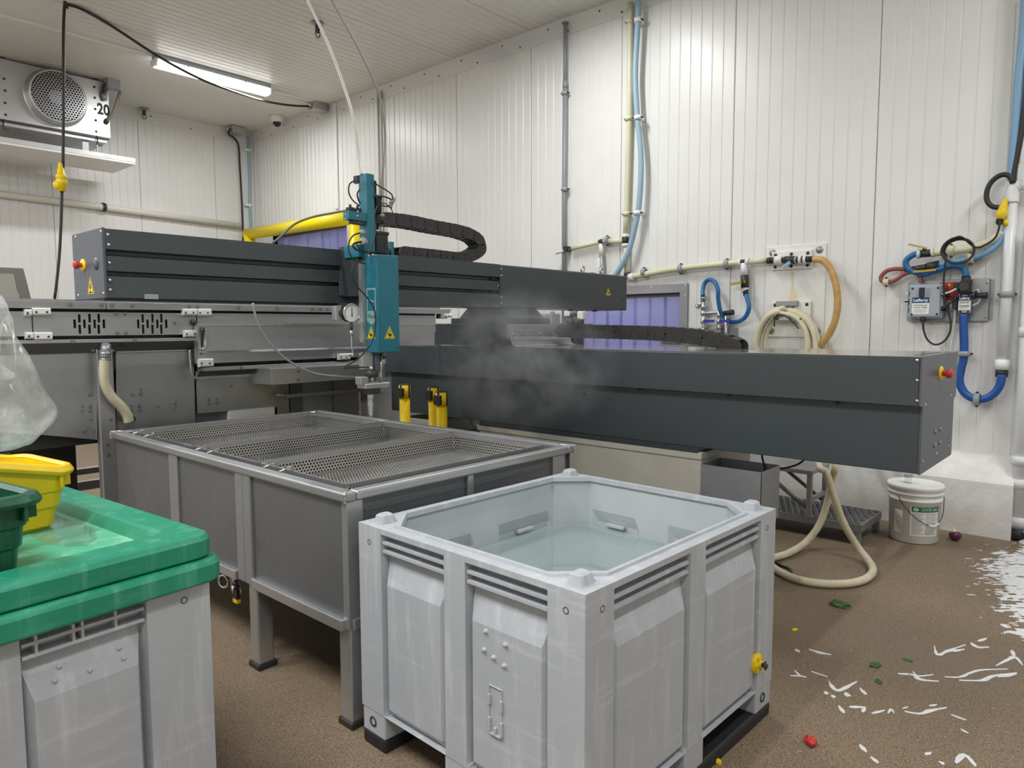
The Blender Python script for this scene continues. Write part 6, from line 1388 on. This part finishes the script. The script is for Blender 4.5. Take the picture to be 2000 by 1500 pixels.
for c0, c1 in ((-.08, .38), (.44, .98)):
    for k in range(13):
        z = .203 - k * .011; patch(c0, c1 - .06 * ((k * 7) % 3), z - .0028, z + .0028, 'ink_pale', 'print_line', lb, .0018)
sl_ = patch(-.85, -.42, .06, .215, 'ink_pale', 'side_label', bk); patch(-.83, -.44, .064, .211, 'label_white', 'side_label_field', sl_, .0016)
m = MB(); m.add([cyl_pt(-.635 + .13 * math.cos(k * math.pi / 10), .15 + .02 * math.sin(k * math.pi / 10), .002) for k in range(20)] + [cyl_pt(-.635 + .105 * math.cos(k * math.pi / 10), .15 + .016 * math.sin(k * math.pi / 10), .002) for k in range(20)], [(k, (k + 1) % 20, 20 + (k + 1) % 20, 20 + k) for k in range(20)]); m.build('side_symbol', 'ink_grey', sl_, fix=False)
for k in range(6): patch(-.8, -.47, .120 - k * .009, .124 - k * .009, 'ink_pale', 'print_line', sl_, .002)
hd_ = [cyl_pt(-.62, .305, .010), cyl_pt(-.45, .262, .014), cyl_pt(-.1, .20, .018), cyl_pt(.3, .150, .022), cyl_pt(.62, .130, .024), cyl_pt(.95, .148, .022), cyl_pt(1.25, .20, .018), cyl_pt(1.5, .30, .010)]
MB().tube(hd_, .0025, 6).build('bail', 'iron', bk); MB().tube([cyl_pt(.5, .134, .024), cyl_pt(.7, .130, .025), cyl_pt(.92, .144, .023)], .008, 10).build('bail_grip', 'white_plastic', bk)
# ------------------------------------------------------------------ wash-down hose on the floor
hx = 4.45
A = [V((5.5, 1.75, 1.0)), V((5.1, 1.72, .86)), onx(1598, 902, hx + .05), onx(1613, 922, hx), onx(1626, 962, hx), onx(1648, 1022, hx), onx(1675, 1068, hx), onz(1697, 1096, .03), onz(1705, 1114, .026), onz(1692, 1130, .026), onz(1660, 1139, .026), onz(1610, 1140, .026), onz(1560, 1132, .026), onz(1520, 1115, .026), onz(1490, 1090, .026)]
tag(MB().tube(A, .021, 12, 6).build('floor_hose', 'cream_hose'), 'thick cream hose sweeping in a wide loop over the floor', 'hose')
B = [V((5.5, 1.68, 1.0)), V((5.1, 1.60, .86)), onx(1631, 900, hx + .12), onx(1627, 930, hx + .12), onx(1616, 980, hx + .14), onx(1600, 1025, hx + .1), onx(1575, 1058, hx), onz(1545, 1078, .03), onz(1520, 1087, .026), onz(1490, 1092, .078)]
tag(MB().tube(B, .021, 12, 6).build('floor_hose', 'cream_hose'), 'cream hose hanging straight down behind the base to the floor', 'hose')
tag(MB().tube([onz(u, v, .008) for u, v in ((1500, 1090), (1522, 1103), (1540, 1110), (1545, 1116), (1538, 1121), (1518, 1116), (1500, 1108))], .008, 8).build('cable_loop', 'cord'), 'small black cord loop on the floor beside the wash bin', 'cord')
# ------------------------------------------------------------------ scraps on the floor
q = onz(1871, 1058, 0); on = thing('onion', 'halved purple onion lying on the floor near the bucket', 'onion', q)
q = q + V((.02, .02, .032)); MB().lathe([(.0001, -.032), (.018, -.028), (.034, -.012), (.038, .004), (.032, .02), (.018, .027), (.0001, .028)], q, (.2, .1, 1), 18).build('bulb', 'onion', on)
MB().lathe([(.020, .024), (.016, .032), (.010, .034), (.008, .05), (.0001, .052)], q, (.0, .3, 1), 10).build('root_end', 'onion_root', on)
def scrap(name, label, u, v, s, mat, cat, seed, flat_=.35, n=10):
    rnd = random.Random(seed); c = onz(u, v, 0); bm = bmesh.new(); bmesh.ops.create_icosphere(bm, subdivisions=2, radius=1)
    for w in bm.verts: k = 1 + .55 * noise.noise(w.co * 1.7 + V((seed, seed * 2, 0))); w.co = V((w.co.x * s * k, w.co.y * s * k * .6, max(w.co.z, -.5) * s * flat_ * k))
    lo = min(w.co.z for w in bm.verts)
    mb = MB().bm(bm, Matrix.Translation(c + V((0, 0, -lo))) @ Matrix.Rotation(rnd.random() * 6, 4, 'Z')); return tag(mb.build(name, mat), label, cat)
scrap('leaf', 'dark green leaf scrap on the open floor below the hose loop', 1640, 1184, .05, 'leaf', 'leaf', 3)
scrap('pepper_scrap', 'bright red pepper scrap on the floor in the right foreground', 1583, 1453, .032, 'red_scrap', 'scrap', 5, .5)
scrap('yellow_scrap', 'small yellow scrap beside the foot of the wash bin', 1399, 1490, .018, 'yellow', 'scrap', 8, .6)
scrap('yellow_scrap', 'tiny yellow-green scrap on the floor right of the wash bin', 1553, 1231, .016, 'label_yellow', 'scrap', 9)
scrap('leaf', 'thin green herb bit on the floor among the foam streaks', 1710, 1300, .03, 'leaf', 'leaf', 12, .2)
scrap('leaf', 'small green herb bit above the middle foam streaks', 1773, 1290, .02, 'leaf', 'leaf', 13, .2)
scrap('leaf', 'tiny green herb bit beside the forked foam streak', 1717, 1332, .02, 'leaf', 'leaf', 14, .2)
cr = MB(); rnd = random.Random(4)
for k in range(150):
    u = rnd.uniform(1440, 1995); v = rnd.uniform(1120, 1495)
    if u < 1515 and v < 1400: continue
    c = onz(u, v, .001); s = rnd.uniform(.0015, .004); a_ = rnd.random() * 6
    cr.obox(c + V((0, 0, s * .25)), (math.cos(a_), math.sin(a_), 0), (-math.sin(a_), math.cos(a_), 0), PZ, s * 2.2, s, s * .5)
for k in range(60):
    u = rnd.uniform(435, 700); v = rnd.uniform(1250, 1495); c = onz(u, v, .001); s = rnd.uniform(.0012, .003); cr.obox(c + V((0, 0, s * .25)), PX, PY, PZ, s * 2, s, s * .5)
tag(cr.build('food_crumbs', 'pale_scrap', fix=False), 'pale food crumbs scattered over the wet floor', 'crumbs', kind='stuff')
# ------------------------------------------------------------------ soap foam
zz = lambda x, y: onz(1450 + x / 2.307, 850 + y / 2.307, 0)
lines = [[(865, 950), (880, 990), (930, 970), (1005, 945)], [(930, 975), (1000, 965)], [(1030, 935), (1060, 955), (1110, 955)], [(1060, 930), (1100, 915)], [(1140, 1040), (1200, 1010), (1230, 1000), (1265, 1040)], [(1215, 970), (1225, 1000)],
         [(910, 1090), (980, 1090), (1030, 1070), (1080, 1058), (1195, 1055)], [(975, 1105), (1080, 1105), (1130, 1085), (1235, 1072)], [(1150, 1090), (1235, 1075)], [(700, 1075), (770, 1080), (800, 1100), (885, 1110)], [(770, 1065), (790, 1085), (860, 1080)], [(215, 1085), (260, 1085), (290, 1092)], [(235, 1060), (260, 1085)], [(240, 965), (260, 980)],
         [(300, 965), (350, 980), (400, 990)], [(310, 1065), (385, 1090)], [(390, 1110), (410, 1140), (435, 1150), (470, 1135), (515, 1110)], [(465, 1160), (480, 1180)], [(435, 1220), (460, 1255)], [(480, 1225), (545, 1225)], [(580, 1255), (640, 1240)], [(655, 1255), (670, 1235), (685, 1255)],
         [(730, 1245), (800, 1255), (850, 1240), (920, 1228)], [(720, 1232), (745, 1225)], [(840, 1220), (875, 1215)], [(940, 1260), (1010, 1285)], [(985, 1325), (1020, 1345)], [(530, 1395), (560, 1430)], [(580, 1450), (615, 1480)], [(960, 1480), (1000, 1440), (1055, 1495)], [(375, 1155), (380, 1170)], [(398, 1176), (420, 1178)], [(530, 1140), (560, 1172)], [(905, 1475), (890, 1480)], [(820, 1440), (850, 1430)], [(540, 1250), (552, 1225)]]
sud = MB(); rnd = random.Random(11)
for ln in lines:
    P = [zz(*p) for p in ln]
    if len(P) > 2: P = catmull(P, 5)
    else: P = [P[0].lerp(P[1], k / 5) for k in range(6)]
    n = len(P); w0 = rnd.uniform(.004, .009); L_, R_2, T_ = [], [], []
    for i, p in enumerate(P):
        t = (P[min(i + 1, n - 1)] - P[max(i - 1, 0)]).normalized(); s = t.cross(PZ); e = math.sin(math.pi * (i + .35) / (n - .3)); w = w0 * (.25 + e) * (1 + .5 * noise.noise(p * 30))
        L_.append(p + s * w + V((0, 0, .0006))); R_2.append(p - s * w + V((0, 0, .0006))); T_.append(p + V((0, 0, .0035)))
    sud.loft([[a_, b_, c_] for a_, b_, c_ in zip(L_, T_, R_2)], closed=False, smooth=True)
tag(sud.build('soap_suds', 'foam', fix=False), 'thin white streaks of soap foam on the brown floor', 'foam', kind='stuff')
fo = MB(); G = .008; pts = {}; x0, x1, y0, y1 = 3.6, 5.5, -.15, .78
cpx = [onz(u, v, 0) for u, v in ((1985, 1068), (1930, 1090), (1912, 1105), (1925, 1135), (1945, 1165), (1960, 1195), (1975, 1225), (2010, 1245), (2060, 1230), (2060, 1060))]
def inside(x, y):
    c = False; j = len(cpx) - 1
    for i in range(len(cpx)):
        a_, b_ = cpx[i], cpx[j]
        if (a_.y > y) != (b_.y > y) and x < (b_.x - a_.x) * (y - a_.y) / (b_.y - a_.y) + a_.x: c = not c
        j = i
    return c
def edge_d(x, y):
    best = 9
    for i in range(len(cpx)):
        a_, b_ = cpx[i], cpx[(i + 1) % len(cpx)]; ab = V((b_.x - a_.x, b_.y - a_.y)); ap = V((x - a_.x, y - a_.y)); t = clamp(ap.dot(ab) / ab.dot(ab)); best = min(best, (ap - ab * t).length)
    return best
nx, ny = int((x1 - x0) / G), int((y1 - y0) / G); hgt = {}
ug, vg = onz(1950, 1150, 0), onz(1990, 1150, 0)
for i in range(nx):
    for j in range(ny):
        x, y = x0 + i * G, y0 + j * G; e = edge_d(x, y); s = e if inside(x, y) else -e
        if s < -.16: continue
        a_, b_ = (x * .73 + y * .68), (x * .68 - y * .73); n1 = noise.noise(V((a_ * 20, b_ * 7, 0))) * .8 + noise.noise(V((a_ * 55, b_ * 22, 4))) * .9
        h = s / .17 + n1 * 1.35 - .25
        if h > .05: hgt[(i, j)] = min(.002 + .012 * clamp(h * .5) + .012 * max(0, noise.noise(V((x * 30, y * 30, 8)))) * clamp(h), .03)
idx = {}; vs = []; fs = []
for (i, j) in hgt:
    for a_, b_ in ((i, j), (i + 1, j), (i + 1, j + 1), (i, j + 1)):
        if (a_, b_) not in idx:
            full = all((a_ + di, b_ + dj) in hgt for di, dj in ((0, 0), (-1, 0), (0, -1), (-1, -1)))
            idx[(a_, b_)] = len(vs); vs.append((x0 + a_ * G, y0 + b_ * G, hgt.get((a_, b_), .002) if full else .0005))
    fs.append([idx[(i, j)], idx[(i + 1, j)], idx[(i + 1, j + 1)], idx[(i, j + 1)]])
fo.add(vs, fs, True)
tag(fo.build('foam_puddle', 'foam', fix=False), 'white puddle of soap foam spreading from the right edge', 'foam', kind='stuff')
hp_ = MB(); bm = bmesh.new(); bmesh.ops.create_icosphere(bm, subdivisions=3, radius=1); c = onz(1999, 1050, 0)
for w in bm.verts: k = 1 + .35 * noise.noise(w.co * 2.2); w.co = V((w.co.x * .17 * k, w.co.y * .12 * k, max(w.co.z, -.05) * .13 * k))
tag(hp_.bm(bm, Matrix.Translation(c + V((.02, -.06, .004))), True).build('foam_heap', 'foam'), 'white heap of foam at the foot of the standpipe', 'foam')
# ------------------------------------------------------------------ clear bag behind the yellow tote
bp = lambda u, v, y: ony(u, v, y)
yb_ = 2.78
outl = [(-60, 560), (-20, 572), (3, 577), (8, 590), (14, 602), (18, 612), (10, 625), (30, 655), (52, 690), (70, 730), (90, 770), (110, 797), (111, 812), (100, 828), (80, 848), (62, 866), (46, 872), (20, 880), (-40, 884), (-110, 880), (-130, 800), (-110, 700), (-75, 640)]
n = len(outl); cen = V((sum(bp(u, v, yb_).x for u, v in outl) / n, yb_, sum(bp(u, v, yb_).z for u, v in outl) / n))
bg = MB(); rings = []
OP = [bp(u, v, yb_) for u, v in outl]; OP = catmull(OP + [OP[0]], 3)[:-1]; nO = len(OP)
for sgn, order in ((-1, range(9)), (1, range(8, -1, -1))):
    for r in order:
        if sgn == 1 and r == 8: continue
        f = 1 - r / 8.0; ring = []
        for p in OP:
            q = cen.lerp(p, max(f, .02)); bul = sgn * .12 * math.sqrt(max(0, 1 - f * f)); w = noise.noise(V((q.x * 9, q.z * 5, sgn * 3.1))) * .05 + noise.noise(V((q.x * 24, q.z * 17, sgn))) * .018
            ring.append(q + V((0, bul + w * (1 - f * .7), 0)))
        rings.append(ring)
bg.loft(rings, smooth=False)
tag(bg.build('plastic_bag', 'bag'), 'clear crumpled plastic bag puffed up behind the yellow tote', 'bag')

# ------------------------------------------------------------------ steam drifting off the hot tank
def steam(label, c, dims, dens, sc, seed):
    t = NT('steam'); t.n.remove(t.b)
    co = t.coord(); n = t.noise(co, sc, 4, .6); tc = t.add('ShaderNodeTexCoord')
    gr = t.add('ShaderNodeVectorMath', operation='LENGTH'); mp = t.add('ShaderNodeMapping'); mp.inputs['Scale'].default_value = (1 / dims[0], 1 / dims[1], 1 / dims[2]); mp.inputs['Location'].default_value = (0, 0, -1)
    t.link(tc.outputs['Object'], mp.inputs[0]); t.link(mp.outputs[0], gr.inputs[0])
    fall = t.ramp(gr.outputs['Value'], [(.15, 1.0), (.95, 0.0)]); wisp = t.ramp(n, [(.42, 0.0), (.72, 1.0)])
    a = t.add('ShaderNodeMath', operation='MULTIPLY'); t.link(fall, a.inputs[0]); t.link(wisp, a.inputs[1])
    b = t.add('ShaderNodeMath', operation='MULTIPLY'); t.link(a.outputs[0], b.inputs[0]); b.inputs[1].default_value = dens
    vs = t.add('ShaderNodeVolumeScatter'); vs.inputs['Color'].default_value = (.95, .95, .95, 1); vs.inputs['Anisotropy'].default_value = .2; t.link(b.outputs[0], vs.inputs['Density'])
    t.link(vs.outputs[0], t.out.inputs['Volume'])
    bm = bmesh.new(); bmesh.ops.create_icosphere(bm, subdivisions=3, radius=1)
    for w in bm.verts: w.co = V((w.co.x * dims[0], w.co.y * dims[1], w.co.z * dims[2]))
    o = MB().bm(bm, Matrix.Translation(V(c))).build('steam', t.m); tag(o, label, 'steam', kind='stuff'); return o
steam('thin white steam drifting up in front of the machine base', (2.93, 2.62, 1.22), (.26, .75, .44), 9.0, 5.0, 1)
steam('faint mist under the ceiling above the grey conduit', (5.2, 4.6, 4.12), (.45, .9, .24), 1.6, 3.0, 2)
